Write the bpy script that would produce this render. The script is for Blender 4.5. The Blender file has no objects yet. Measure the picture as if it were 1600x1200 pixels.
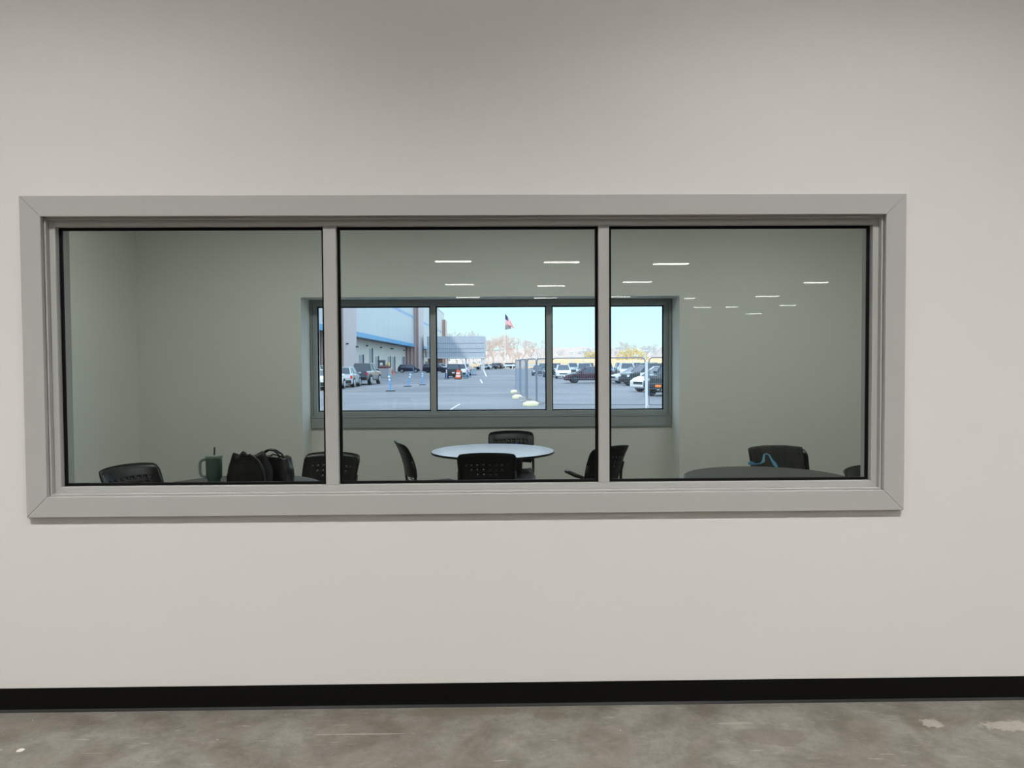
import bpy, bmesh, math, random
from mathutils import Vector, Matrix
random.seed(7)
C = bpy.context.scene.collection
S = bpy.context.scene
PI = math.pi

# ------------------------------------------------------------ camera
F_PX, PITCH, YAW, ROLL = 1150.0, 0.0291, 0.0148, -0.0058
CAM = Vector((0.0, -3.2, 1.508))
_f = Vector((math.sin(YAW)*math.cos(PITCH), math.cos(YAW)*math.cos(PITCH), -math.sin(PITCH)))
_r = Vector((math.cos(YAW), -math.sin(YAW), 0))
_u = _r.cross(_f)
RT = _r*math.cos(ROLL) + _u*math.sin(ROLL)
UP = _u*math.cos(ROLL) - _r*math.sin(ROLL)
cd = bpy.data.cameras.new('camera'); cam = bpy.data.objects.new('camera', cd); C.objects.link(cam)
cd.sensor_width = 36; cd.lens = F_PX/1600*36; cd.clip_start = .05; cd.clip_end = 3000
m = Matrix((RT, UP, -_f)).transposed().to_4x4(); m.translation = CAM
cam.matrix_world = m
S.camera = cam
def ray(px, py):
    return RT*((px-800)/F_PX) + UP*((600-py)/F_PX) + _f
def at(px, py, Y):
    "world point seen at a photo pixel on the vertical plane y = Y"
    d = ray(px, py); return CAM + d*((Y-CAM.y)/d.y)
GZ = -0.35
def gd(px, py, z=GZ):
    "point on the ground outside seen at a photo pixel"
    d = ray(px, py); return CAM + d*((z-CAM.z)/d.z)
def gx(px, dist, z=GZ):
    "ground point in the photo column px, dist metres in front of the camera"
    p = at(px, 566, CAM.y+dist); return Vector((p.x, p.y, z))

# ------------------------------------------------------------ world, sun, exposure
w = bpy.data.worlds.new('sky'); S.world = w; w.use_nodes = True
nt = w.node_tree; nt.nodes.clear()
out = nt.nodes.new('ShaderNodeOutputWorld'); bg = nt.nodes.new('ShaderNodeBackground')
tc = nt.nodes.new('ShaderNodeTexCoord'); sp = nt.nodes.new('ShaderNodeSeparateXYZ'); rp = nt.nodes.new('ShaderNodeValToRGB')
nt.links.new(tc.outputs['Generated'], sp.inputs[0]); nt.links.new(sp.outputs['Z'], rp.inputs[0])
nt.links.new(rp.outputs[0], bg.inputs[0]); nt.links.new(bg.outputs[0], out.inputs[0])
els = rp.color_ramp.elements
els[0].position = 0.0; els[0].color = (1.22, 1.50, 1.62, 1)
els[1].position = 1.0; els[1].color = (1.9, 2.3, 3.1, 1)
e = els.new(.08); e.color = (.98, 1.46, 1.62, 1)
e = els.new(.25); e.color = (1.75, 2.2, 2.8, 1)
bg.inputs['Strength'].default_value = 1.0
sd = bpy.data.lights.new('sun', 'SUN'); sd.energy = 2.6; sd.angle = math.radians(3); sd.color = (1, .93, .84)
sun = bpy.data.objects.new('sun', sd); C.objects.link(sun)
sun.rotation_euler = Vector((.45, .75, -.62)).to_track_quat('-Z', 'Y').to_euler(); sun.location = (0, 0, 30)
S.view_settings.view_transform = 'Standard'; S.view_settings.look = 'None'
S.view_settings.exposure = 0.0; S.view_settings.gamma = 1.0; S.view_settings.use_curve_mapping = False
S.cycles.max_bounces = 12; S.cycles.transparent_max_bounces = 24; S.cycles.diffuse_bounces = 6
LIGHT_PW = 57.0        # watts of each lit fixture near the wall
ROOM_FILL_PW = 23.5  # power of each fill panel added over the meeting room
LIGHT_EM = 27.0          # glow of the fixture lenses

# ------------------------------------------------------------ materials
def lin(c):
    c = c/255.0
    return c/12.92 if c <= .04045 else ((c+.055)/1.055)**2.4
def rgb(r, g, b): return (lin(r), lin(g), lin(b), 1)
def mat(name, col, rough=.5, metal=0, noise=0, nscale=20, bump=0, bscale=200, spec=.5, coat=0):
    m = bpy.data.materials.new(name); m.use_nodes = True
    n = m.node_tree; b = n.nodes['Principled BSDF']
    b.inputs['Base Color'].default_value = col; b.inputs['Roughness'].default_value = rough
    b.inputs['Metallic'].default_value = metal; b.inputs['Specular IOR Level'].default_value = spec
    b.inputs['Coat Weight'].default_value = coat
    t = n.nodes.new('ShaderNodeTexCoord')
    nz = n.nodes.new('ShaderNodeTexNoise'); nz.inputs['Scale'].default_value = nscale; nz.inputs['Detail'].default_value = 6
    n.links.new(t.outputs['Object'], nz.inputs['Vector'])
    mx = n.nodes.new('ShaderNodeMixRGB'); mx.inputs[1].default_value = tuple(max(0, c*(1-noise)) for c in col[:3])+(1,)
    mx.inputs[2].default_value = tuple(c*(1+noise) for c in col[:3])+(1,)
    n.links.new(nz.outputs[0], mx.inputs[0]); n.links.new(mx.outputs[0], b.inputs['Base Color'])
    if bump:
        n2 = n.nodes.new('ShaderNodeTexNoise'); n2.inputs['Scale'].default_value = bscale
        n.links.new(t.outputs['Object'], n2.inputs['Vector'])
        bp = n.nodes.new('ShaderNodeBump'); bp.inputs['Strength'].default_value = bump; bp.inputs['Distance'].default_value = .002
        n.links.new(n2.outputs[0], bp.inputs['Height']); n.links.new(bp.outputs[0], b.inputs['Normal'])
    return m
def ribbed(name, col, axis, pitch, depth=.25, rough=.5, dark=.85):
    "sheet metal with ribs every pitch metres across the axis"
    m = mat(name, col, rough, 0, .05, .6); n = m.node_tree; b = n.nodes['Principled BSDF']
    t = n.nodes.new('ShaderNodeTexCoord'); s = n.nodes.new('ShaderNodeSeparateXYZ'); n.links.new(t.outputs['Object'], s.inputs[0])
    mu = n.nodes.new('ShaderNodeMath'); mu.operation = 'MULTIPLY'; mu.inputs[1].default_value = 2*PI/pitch
    n.links.new(s.outputs[axis], mu.inputs[0])
    si = n.nodes.new('ShaderNodeMath'); si.operation = 'SINE'; n.links.new(mu.outputs[0], si.inputs[0])
    bp = n.nodes.new('ShaderNodeBump'); bp.inputs['Strength'].default_value = 1; bp.inputs['Distance'].default_value = depth*pitch
    n.links.new(si.outputs[0], bp.inputs['Height']); n.links.new(bp.outputs[0], b.inputs['Normal'])
    return m
def glass(name, tint, refl=.018):
    m = bpy.data.materials.new(name); m.use_nodes = True; n = m.node_tree; n.nodes.clear()
    o = n.nodes.new('ShaderNodeOutputMaterial'); tr = n.nodes.new('ShaderNodeBsdfTransparent'); gl = n.nodes.new('ShaderNodeBsdfGlossy')
    tr.inputs[0].default_value = tint; gl.inputs['Roughness'].default_value = 0.0; gl.inputs[0].default_value = (1, 1, 1, 1)
    lw = n.nodes.new('ShaderNodeLayerWeight'); lw.inputs['Blend'].default_value = .5
    p = n.nodes.new('ShaderNodeMath'); p.operation = 'POWER'; p.inputs[1].default_value = 5; n.links.new(lw.outputs['Facing'], p.inputs[0])
    a = n.nodes.new('ShaderNodeMath'); a.operation = 'MULTIPLY_ADD'; a.inputs[1].default_value = 1-refl; a.inputs[2].default_value = refl
    n.links.new(p.outputs[0], a.inputs[0])
    mx = n.nodes.new('ShaderNodeMixShader'); n.links.new(a.outputs[0], mx.inputs[0]); n.links.new(tr.outputs[0], mx.inputs[1]); n.links.new(gl.outputs[0], mx.inputs[2])
    n.links.new(mx.outputs[0], o.inputs[0]); return m
def emit(name, col, s):
    m = bpy.data.materials.new(name); m.use_nodes = True; n = m.node_tree; n.nodes.clear()
    o = n.nodes.new('ShaderNodeOutputMaterial'); e = n.nodes.new('ShaderNodeEmission'); e.inputs[0].default_value = col; e.inputs[1].default_value = s
    n.links.new(e.outputs[0], o.inputs[0]); return m

M = {}
M['wall'] = mat('painted drywall', rgb(226, 223.5, 219.5), .55, 0, .015, 1.3, .25, 260)
M['room_wall'] = mat('painted room drywall', rgb(226, 226, 218), .6, 0, .015, 1.3, .2, 260)
M['trim'] = mat('grey painted trim', rgb(180, 179, 177), .5, 0, .02, 3, .08, 150)
M['alu'] = mat('grey aluminium frame', rgb(178, 178, 176), .42, 0, .02, 8)
M['trim_room'] = mat('grey trim of the outer window', rgb(160, 165, 165), .5, 0, .02, 3)
M['gasket'] = mat('black rubber gasket', rgb(3, 3, 4), .6, spec=.2)
M['base'] = mat('black vinyl base', rgb(6, 6, 6), .45, 0, .3, 25, .2, 40, spec=.2)
M['pane'] = glass('clear greenish glass', (.875, .895, .875, 1))
M['pane_out'] = glass('outer insulated glass', (.965, .985, .985, 1), .025)
M['ceil'] = mat('ceiling paint', rgb(205, 203, 198), .8, 0, .03, 2)
M['deck'] = ribbed('corrugated roof deck', rgb(120, 120, 118), 0, .3, .1)
M['hall_panel'] = ribbed('corrugated wall liner', rgb(84, 82, 76), 0, .3, .12)
M['carpet'] = mat('room carpet', rgb(95, 95, 92), .9, 0, .2, 90)
M['chair'] = mat('black chair plastic', rgb(8, 9, 10), .36, 0, .15, 40, spec=.35)
M['chair_metal'] = mat('black powder coated steel', rgb(26, 27, 29), .35, .4)
M['table'] = mat('grey table laminate', rgb(62, 62, 60), .45, 0, .04, 50)
M['table_sheen'] = mat('laminate with painted window sheen', rgb(212, 217, 230), .25, 0, .02, 50)  # window reflection on the middle table, painted in as a paler base colour
M['table_edge'] = mat('black table edge', rgb(20, 20, 22), .4)
M['green'] = mat('sage green tumbler paint', rgb(66, 88, 78), .35, .1)
M['green_lid'] = mat('pale green lid', rgb(136, 154, 142), .3)
M['straw'] = mat('grey green straw', rgb(88, 98, 86), .35)
M['bag'] = mat('black nylon', rgb(7, 7, 8), .6, 0, .3, 30, .5, 300, spec=.3)
M['bag_strap'] = mat('black strap', rgb(24, 25, 27), .3)
M['cloth'] = mat('charcoal cloth', rgb(38, 38, 38), .8, 0, .2, 12, .4, 200)
M['blue_strap'] = mat('light blue strap', rgb(110, 178, 215), .5)
M['blue_item'] = mat('dark blue pouch', rgb(34, 46, 150), .5)
M['fix'] = mat('white fixture housing', rgb(225, 225, 222), .4)
M['panel'] = emit('fill panel diffuser', (1, 1, .98, 1), 1.0)  # glowing face of the added fill panels
M['led'] = emit('led lens', (1, .97, .92, 1), LIGHT_EM)
M['pallet'] = mat('pallet wood', rgb(196, 170, 118), .8, 0, .2, 9)
M['shirt'] = mat('dark jacket', rgb(60, 60, 62), .8)

# concrete floor with stains, fine scratches and specks
def concrete():
    m = bpy.data.materials.new('stained concrete'); m.use_nodes = True; n = m.node_tree; b = n.nodes['Principled BSDF']
    t = n.nodes.new('ShaderNodeTexCoord')
    def noise(scale, detail=8, rough=.6, vec=None, dist=0):
        z = n.nodes.new('ShaderNodeTexNoise'); z.inputs['Scale'].default_value = scale; z.inputs['Detail'].default_value = detail
        z.inputs['Roughness'].default_value = rough; z.inputs['Distortion'].default_value = dist
        n.links.new(vec or t.outputs['Object'], z.inputs['Vector']); return z.outputs[0]
    def ramp(src, stops):
        r = n.nodes.new('ShaderNodeValToRGB'); n.links.new(src, r.inputs[0])
        e = r.color_ramp.elements
        e[0].position, e[0].color = stops[0]; e[1].position, e[1].color = stops[-1]
        for p, c in stops[1:-1]:
            q = e.new(p); q.color = c
        return r.outputs[0]
    def mix(fac, a, c, mode='MIX', f=1):
        x = n.nodes.new('ShaderNodeMixRGB'); x.blend_type = mode
        if isinstance(fac, float): x.inputs[0].default_value = fac
        else: n.links.new(fac, x.inputs[0])
        for i, q in ((1, a), (2, c)):
            if isinstance(q, tuple): x.inputs[i].default_value = q
            else: n.links.new(q, x.inputs[i])
        return x.outputs[0]
    base = ramp(noise(2.6, 12, .68, dist=.6), [(.25, rgb(100, 92, 84)), (.45, rgb(118, 113, 104)), (.56, rgb(127, 124, 117)), (.75, rgb(146, 140, 130))])
    blot = ramp(noise(5.5, 8, .7), [(.38, (.66, .64, .60, 1)), (.55, (1, 1, 1, 1)), (.8, (1.05, 1.05, 1.05, 1))])
    c = mix(.8, base, blot, 'MULTIPLY')
    fine = ramp(noise(34, 8, .8), [(.3, (.74, .74, .74, 1)), (.7, (1.16, 1.16, 1.16, 1))])
    c = mix(.8, c, fine, 'MULTIPLY')
    mp = n.nodes.new('ShaderNodeMapping'); n.links.new(t.outputs['Object'], mp.inputs[0]); mp.inputs['Scale'].default_value = (3, 40, 1); mp.inputs['Rotation'].default_value = (0, 0, .12)
    scr = ramp(noise(2.2, 3, .5, mp.outputs[0]), [(.66, (0, 0, 0, 1)), (.74, (.55, .55, .55, 1))])
    c = mix(scr, c, rgb(196, 192, 184))
    v = n.nodes.new('ShaderNodeTexVoronoi'); v.inputs['Scale'].default_value = 9; n.links.new(t.outputs['Object'], v.inputs['Vector'])
    sp = ramp(v.outputs['Distance'], [(.02, (.9, .9, .9, 1)), (.035, (0, 0, 0, 1))])
    c = mix(sp, c, rgb(205, 200, 190))
    v2 = n.nodes.new('ShaderNodeTexVoronoi'); v2.inputs['Scale'].default_value = 6.3; n.links.new(t.outputs['Object'], v2.inputs['Vector'])
    sp2 = ramp(v2.outputs['Distance'], [(.012, (.9, .9, .9, 1)), (.02, (0, 0, 0, 1))])
    c = mix(sp2, c, rgb(45, 42, 38))
    def patch(c, px, py, rx, ry, col, th, sc, amt):
        p = gd(px, py, 0)
        mp = n.nodes.new('ShaderNodeMapping'); mp.vector_type = 'TEXTURE'; n.links.new(t.outputs['Object'], mp.inputs[0])
        mp.inputs['Location'].default_value = (p.x, p.y, 0); mp.inputs['Scale'].default_value = (rx, ry, 1)
        g = n.nodes.new('ShaderNodeTexGradient'); g.gradient_type = 'SPHERICAL'; n.links.new(mp.outputs[0], g.inputs[0])
        z = noise(sc, 8, .7)
        ad = n.nodes.new('ShaderNodeMath'); ad.operation = 'MULTIPLY_ADD'; n.links.new(g.outputs['Fac'], ad.inputs[0]); ad.inputs[1].default_value = .8; n.links.new(z, ad.inputs[2])
        k = ramp(ad.outputs[0], [(th, (0, 0, 0, 1)), (th+.06, (amt, amt, amt, 1))])
        return mix(k, c, col)
    c = patch(c, 715, 1112, .34, .05, rgb(104, 98, 82), .66, 6, .6)
    c = patch(c, 860, 1118, .10, .05, rgb(98, 92, 80), .70, 9, .6)
    c = patch(c, 1455, 1130, .08, .07, rgb(186, 180, 170), .86, 45, .5)
    c = patch(c, 1580, 1134, .22, .08, rgb(184, 178, 168), .86, 38, .45)
    c = patch(c, 568, 1147, .30, .006, rgb(176, 170, 160), .72, 30, .5)
    c = patch(c, 32, 1172, .02, .02, rgb(225, 222, 214), .70, 9, .9)
    c = patch(c, 1150, 1130, .16, .02, rgb(164, 158, 150), .86, 40, .5)
    c = patch(c, 1210, 1150, .20, .10, rgb(100, 92, 84), .72, 7, .5)
    n.links.new(c, b.inputs['Base Color']); b.inputs['Roughness'].default_value = .5
    bp = n.nodes.new('ShaderNodeBump'); bp.inputs['Strength'].default_value = .25; bp.inputs['Distance'].default_value = .004
    n.links.new(noise(40, 8, .7), bp.inputs['Height']); n.links.new(bp.outputs[0], b.inputs['Normal'])
    return m
M['concrete'] = concrete()

def asphalt():
    m = mat('worn asphalt', rgb(160, 162, 168), .75, 0, .0, 1); n = m.node_tree; b = n.nodes['Principled BSDF']
    t = n.nodes.new('ShaderNodeTexCoord'); mp = n.nodes.new('ShaderNodeMapping'); n.links.new(t.outputs['Object'], mp.inputs[0])
    mp.inputs['Scale'].default_value = (.12, .22, 1)
    a = n.nodes.new('ShaderNodeTexNoise'); a.inputs['Scale'].default_value = 1; a.inputs['Detail'].default_value = 8; a.inputs['Roughness'].default_value = .6; n.links.new(mp.outputs[0], a.inputs[0])
    r = n.nodes.new('ShaderNodeValToRGB'); n.links.new(a.outputs[0], r.inputs[0])
    e = r.color_ramp.elements; e[0].position = .3; e[0].color = rgb(102, 104, 109); e[1].position = .70; e[1].color = rgb(138, 138, 142)
    n.links.new(r.outputs[0], b.inputs['Base Color']); return m
M['asphalt'] = asphalt()

# ------------------------------------------------------------ mesh helpers
def new_obj(name, bm, material, parent=None, smooth=False):
    me = bpy.data.meshes.new(name)
    bmesh.ops.recalc_face_normals(bm, faces=bm.faces)
    bm.to_mesh(me); bm.free()
    for mm in (material if isinstance(material, (list, tuple)) else [material]): me.materials.append(mm)
    if smooth:
        for p in me.polygons: p.use_smooth = True
    o = bpy.data.objects.new(name, me); C.objects.link(o)
    if parent: o.parent = parent
    return o
def empty(name, loc=(0, 0, 0), rz=0):
    o = bpy.data.objects.new(name, None); C.objects.link(o); o.location = loc; o.rotation_euler = (0, 0, rz); o.empty_display_size = .1
    return o
def tag(o, label=None, cat=None, group=None, kind=None):
    if label: o['label'] = label
    if cat: o['category'] = cat
    if group: o['group'] = group
    if kind: o['kind'] = kind
    return o
def box(bm, x0, x1, y0, y1, z0, z1, bev=0, mi=0):
    vs = [bm.verts.new((x, y, z)) for x in (x0, x1) for y in (y0, y1) for z in (z0, z1)]
    fs = [bm.faces.new([vs[i] for i in q]) for q in ((0, 1, 3, 2), (4, 6, 7, 5), (0, 4, 5, 1), (2, 3, 7, 6), (0, 2, 6, 4), (1, 5, 7, 3))]
    for f in fs: f.material_index = mi
    if bev:
        es = list({e for f in fs for e in f.edges})
        bmesh.ops.bevel(bm, geom=es, offset=bev, segments=2, affect='EDGES', profile=.5)
def bx(*a, bev=0):
    bm = bmesh.new(); box(bm, *a, bev=bev); return bm
def tube(bm, pts, r, n=8, closed=False, cap=True):
    pts = [Vector(p) for p in pts]; rings = []; N = len(pts)
    rr = r if isinstance(r, (list, tuple)) else [r]*N
    ref = None
    for i, p in enumerate(pts):
        if closed: d = pts[(i+1) % N]-pts[i-1]
        else: d = pts[min(i+1, N-1)]-pts[max(i-1, 0)]
        d.normalize()
        if ref is None: ref = Vector((0, 0, 1)) if abs(d.z) < .9 else Vector((1, 0, 0))
        a = d.cross(ref)
        if a.length < 1e-4: a = d.cross(Vector((0, 1, 0)))
        a.normalize(); b = a.cross(d); ref = b
        rings.append([bm.verts.new(p + a*math.cos(2*PI*k/n)*rr[i] + b*math.sin(2*PI*k/n)*rr[i]) for k in range(n)])
    for i in range(N if closed else N-1):
        A, B = rings[i], rings[(i+1) % N]
        for k in range(n): bm.faces.new((A[k], A[(k+1) % n], B[(k+1) % n], B[k]))
    if cap and not closed:
        bm.faces.new(rings[0]); bm.faces.new(rings[-1][::-1])
def lathe(bm, prof, n=32, c=(0, 0)):
    rings = []
    for r, z in prof:
        rings.append([bm.verts.new((c[0]+r*math.cos(2*PI*k/n), c[1]+r*math.sin(2*PI*k/n), z)) for k in range(n)])
    for A, B in zip(rings, rings[1:]):
        for k in range(n): bm.faces.new((A[k], A[(k+1) % n], B[(k+1) % n], B[k]))
    bm.faces.new(rings[0][::-1]); bm.faces.new(rings[-1])
def arc(cx, cz, r, a0, a1, n=6):
    return [(cx+r*math.cos(math.radians(a0+(a1-a0)*i/n)), cz+r*math.sin(math.radians(a0+(a1-a0)*i/n))) for i in range(n+1)]
def copy_tree(o, parent=None):
    c = o.copy(); C.objects.link(c)
    if parent: c.parent = parent
    for ch in list(o.children): copy_tree(ch, c)
    return c
def frame_bm(x0, x1, z0, z1, wd, y0, y1, gap=0.0, bev=0.0015):
    "four mitred boards around a rectangle; wd is the board width, inwards"
    bm = bmesh.new()
    O = [(x0, z0), (x1, z0), (x1, z1), (x0, z1)]
    I = [(x0+wd, z0+wd), (x1-wd, z0+wd), (x1-wd, z1-wd), (x0+wd, z1-wd)]
    for k in range(4):
        j = (k+1) % 4
        dx, dz = O[j][0]-O[k][0], O[j][1]-O[k][1]; L = math.hypot(dx, dz); dx /= L; dz /= L
        q = [(O[k][0]+dx*gap, O[k][1]+dz*gap), (O[j][0]-dx*gap, O[j][1]-dz*gap), (I[j][0]-dx*gap, I[j][1]-dz*gap), (I[k][0]+dx*gap, I[k][1]+dz*gap)]
        a = [bm.verts.new((p[0], y0, p[1])) for p in q]; b = [bm.verts.new((p[0], y1, p[1])) for p in q]
        fs = [bm.faces.new(a), bm.faces.new(b[::-1])]
        for i in range(4): fs.append(bm.faces.new((a[i], b[i], b[(i+1) % 4], a[(i+1) % 4])))
        if bev: bmesh.ops.bevel(bm, geom=list({e for f in fs for e in f.edges}), offset=bev, segments=1, affect='EDGES')
    return bm
def panel_with_hole(name, X0, X1, Z0, Z1, x0, x1, z0, z1, y0, y1, material):
    bm = bmesh.new()
    def ring(y): return ([bm.verts.new((x, y, z)) for x, z in ((X0, Z0), (X1, Z0), (X1, Z1), (X0, Z1))],
                         [bm.verts.new((x, y, z)) for x, z in ((x0, z0), (x1, z0), (x1, z1), (x0, z1))])
    A, a = ring(y0); B, b = ring(y1)
    for k in range(4):
        j = (k+1) % 4
        bm.faces.new((A[k], A[j], a[j], a[k])); bm.faces.new((B[k], b[k], b[j], B[j]))
        bm.faces.new((A[k], B[k], B[j], A[j])); bm.faces.new((a[k], a[j], b[j], b[k]))
    return new_obj(name, bm, material)
def struct(o): o['kind'] = 'structure'; return o

# ------------------------------------------------------------ room shell
WX0, WX1, WZ0, WZ1 = -2.043, 1.758, .853, 2.228           # casing of the inner window
RY0, RY1 = .17, 4.20                                       # meeting room front and back
OY = 4.55                                                  # inner face of the outer wall in the recess
RX0, RX1 = -3.62, 4.3
HX0, HX1, HY = -19.0, 19.0, -54.0
CZ = 3.05
ap = at(470, 465, RY1); aq = at(1062, 461.5, RY1)
AX0, AX1, AZ = ap.x, aq.x, (ap.z+aq.z)/2                   # recess opening
o0 = at(486.5, 560, OY); o1 = at(1050.5, 560, OY)

struct(panel_with_hole('wall_front', HX0, HX1, 0, 6.4, WX0+.08, WX1-.08, WZ0+.08, WZ1-.08, 0, RY0, M['wall']))
struct(new_obj('floor', bx(HX0, HX1, HY, .02, -.1, 0), M['concrete']))
struct(new_obj('wall_hall_left', bx(HX0-.2, HX0, HY, RY0, 0, 6.4), M['hall_panel']))
struct(new_obj('wall_hall_right', bx(HX1, HX1+.2, HY, RY0, 0, 6.4), M['hall_panel']))
struct(new_obj('wall_hall_back', bx(HX0-.2, HX1+.2, HY-.2, HY, 0, 6.4), M['hall_panel']))
struct(new_obj('ceiling_hall', bx(HX0-.2, HX1+.2, HY-.2, RY0, 6.4, 6.6), M['deck']))
# meeting room
struct(new_obj('floor_meeting_room', bx(RX0, RX1, .02, OY, -.1, 0), M['carpet']))
struct(new_obj('ceiling', bx(RX0, RX1, RY0, RY1, CZ, CZ+.15), M['ceil']))
struct(new_obj('wall_left', bx(RX0-.15, RX0, RY0, OY, 0, CZ+.15), M['room_wall']))
struct(new_obj('wall_right', bx(RX1, RX1+.15, RY0, OY, 0, CZ+.15), M['room_wall']))
bm = bmesh.new()
box(bm, RX0, AX0, RY1, OY, 0, CZ+.15); box(bm, AX1, RX1, RY1, OY, 0, CZ+.15); box(bm, AX0, AX1, RY1, OY, AZ, CZ+.15)
struct(new_obj('wall_back', bm, M['room_wall']))
# outer wall with its opening
gl0 = at(498, 643.5, OY+.04); gl1 = at(1036.5, 477, OY+.04)
FW = .045
OX0, OX1, OZ0, OZ1 = gl0.x-.0, gl1.x, gl0.z, gl1.z
struct(panel_with_hole('wall_outer', -16, 16, GZ, 7.2, OX0-FW, OX1+FW, OZ0-FW, OZ1+FW, OY, OY+.3, M['room_wall']))

# baseboard, vinyl cove base with a small toe
bm = bmesh.new()
prof = [(0, .1016), (-.0035, .1012), (-.0045, .095), (-.0045, .022), (-.007, .010), (-.014, .002), (-.016, 0), (0, 0)]
N = 60; rows = []
for i in range(N+1):
    x = HX0+.01+(HX1-HX0-.02)*i/N
    rows.append([bm.verts.new((x, y-.0006*math.sin(i*1.7)*(z > .05), z)) for y, z in prof])
for A, B in zip(rows, rows[1:]):
    for k in range(len(prof)): bm.faces.new((A[k], A[(k+1) % len(prof)], B[(k+1) % len(prof)], B[k]))
bm.faces.new(rows[0]); bm.faces.new(rows[-1][::-1])
struct(new_obj('baseboard_front', bm, M['base']))

# ------------------------------------------------------------ inner window
win = struct(empty('window_1', ((WX0+WX1)/2, 0, WZ0)))
cx, cz = win.location.x, win.location.z
def loc(o): o.location = (-cx, 0, -cz); return o
def wpart(name, bm, m): return loc(new_obj(name, bm, m, win))
wpart('casing', frame_bm(WX0, WX1, WZ0, WZ1, .088, -.023, 0, .0004), M['trim'])
wpart('casing_step', frame_bm(WX0+.0885, WX1-.0885, WZ0+.0885, WZ1-.0885, .008, .000, .05, 0, .001), M['trim'])
# jamb liner behind the casing
wpart('jamb_liner', frame_bm(WX0+.086, WX1-.086, WZ0+.086, WZ1-.086, .010, .111, .172, 0, 0), M['trim'])
fx0, fx1, fz0, fz1 = WX0+.097, WX1-.097, WZ0+.097, WZ1-.097
g_l, g_r = at(97, 560, .06).x, at(1354, 560, .06).x
g_t, g_b = at(730, 357.5, .06).z, at(730, 750, .06).z
frame_w = min(g_l-fx0, fx1-g_r)
wpart('frame', frame_bm(fx0, fx1, fz0, fz1, .026, .022, .110, 0, .001), M['alu'])
ix0, ix1, iz0, iz1 = fx0+.026, fx1-.026, fz0+.026, fz1-.026
mull = []
for a, b in ((507, 527), (935.5, 952)):
    xa, xb = at(a, 560, .024).x, at(b, 560, .024).x
    mull.append((xa, xb)); wpart('mullion', bx(xa, xb, .024, .110, iz0+.001, iz1-.001, bev=.001), M['alu'])
cells = [(ix0, mull[0][0]), (mull[0][1], mull[1][0]), (mull[1][1], ix1)]
for a, b in cells:
    wpart('gasket', frame_bm(a+.0005, b-.0005, iz0+.0005, iz1-.0005, .012, .049, .0595, 0, .001), M['gasket'])
    g = wpart('glass_pane', bx(a+.004, b-.004, .060, .066, iz0+.004, iz1-.004), M['pane'])

# ------------------------------------------------------------ outer window
win2 = struct(empty('window_2', ((OX0+OX1)/2, OY, OZ0)))
def opart(name, bm, m):
    o = new_obj(name, bm, m, win2); o.location = -win2.location; return o
opart('frame', frame_bm(OX0-FW, OX1+FW, OZ0-FW, OZ1+FW, FW, OY-.004, OY+.10, 0, .002), M['trim_room'])
om = []
for a, b in ((672.5, 681), (854, 862.5)):
    xa, xb = at(a, 560, OY).x, at(b, 560, OY).x; om.append((xa, xb))
    opart('mullion', bx(xa, xb, OY-.002, OY+.10, OZ0+.001, OZ1-.001, bev=.002), M['alu'])
oc = [(OX0, om[0][0]), (om[0][1], om[1][0]), (om[1][1], OX1)]
for a, b in oc:
    opart('gasket', frame_bm(a+.0005, b-.0005, OZ0+.0005, OZ1-.0005, .012, OY+.038, OY+.048, 0, 0), M['gasket'])
    opart('glass_pane', bx(a+.004, b-.004, OY+.050, OY+.056, OZ0+.004, OZ1-.004), M['pane_out'])
# side and head casings, stool and apron
zt = AZ-.006
apr0, apr1 = o0.x, o1.x
opart('casing', bx(AX0+.004, OX0-FW-.001, OY-.02, OY-.001, OZ0-FW, zt, bev=.002), M['trim_room'])
opart('casing', bx(OX1+FW+.001, AX1-.004, OY-.02, OY-.001, OZ0-FW, zt, bev=.002), M['trim_room'])
if zt-(OZ1+FW) > .01: opart('casing', bx(OX0-FW, OX1+FW, OY-.02, OY-.001, OZ1+FW+.001, zt, bev=.002), M['trim_room'])
zs = at(700, 650, OY-.03).z; za = at(700, 668, OY-.03).z
opart('sill', bx(AX0+.004, AX1-.004, OY-.032, OY-.001, zs-.012, zs, bev=.002), M['trim_room'])
opart('apron', bx(AX0+.004, AX1-.004, OY-.026, OY-.001, za, zs-.013, bev=.002), M['trim_room'])
if OZ0-FW > zs+.002: opart('casing', bx(AX0+.004, AX1-.004, OY-.012, OY-.001, zs+.0005, OZ0-FW-.001), M['trim_room'])

# ------------------------------------------------------------ hall lights (seen mirrored in the glass)
def make_light(L):
    t = empty('linear_light')
    h = bmesh.new()
    for s in (-1, 1): pass
    box(h, -L/2, L/2, -.14, .14, .02, .075, .008)
    new_obj('housing', h, M['fix'], t)
    l = bmesh.new()
    for y in (-.067, .067):
        box(l, -L/2+.02, L/2-.02, y-.06, y+.06, -.004, .019)
    new_obj('led_lens', l, M['led'], t)
    for x in (-L/2+.15, L/2-.15):
        c = bmesh.new(); tube(c, [(x, 0, .074), (x, 0, 1.62)], .004, 6); new_obj('hanger_cable', c, M['fix'], t)
    return t
GY = .063
def light_from(px, py, dist): pass
lights = []
ZL = 4.78
rows_px = [([708, 877.5, 1048], [409, 410.3, 413]), ([718, 861, 996], [445, 447, 441]), ([731, 852, 966], [465, 466, 464])]
spec = []
for xs, ys in rows_px:
    for x, y in zip(xs, ys): spec.append((x, y, 1.2))
spec += [(1275, 442, 1.0), (1199, 463.5, 1.15), (1231, 477.5, .9), (1143, 480, .75), (1178, 490.5, 1.1), (1077, 466.5, .55), (1098, 480.5, 1.1)]
proto = make_light(1.2)
k = 0
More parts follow.
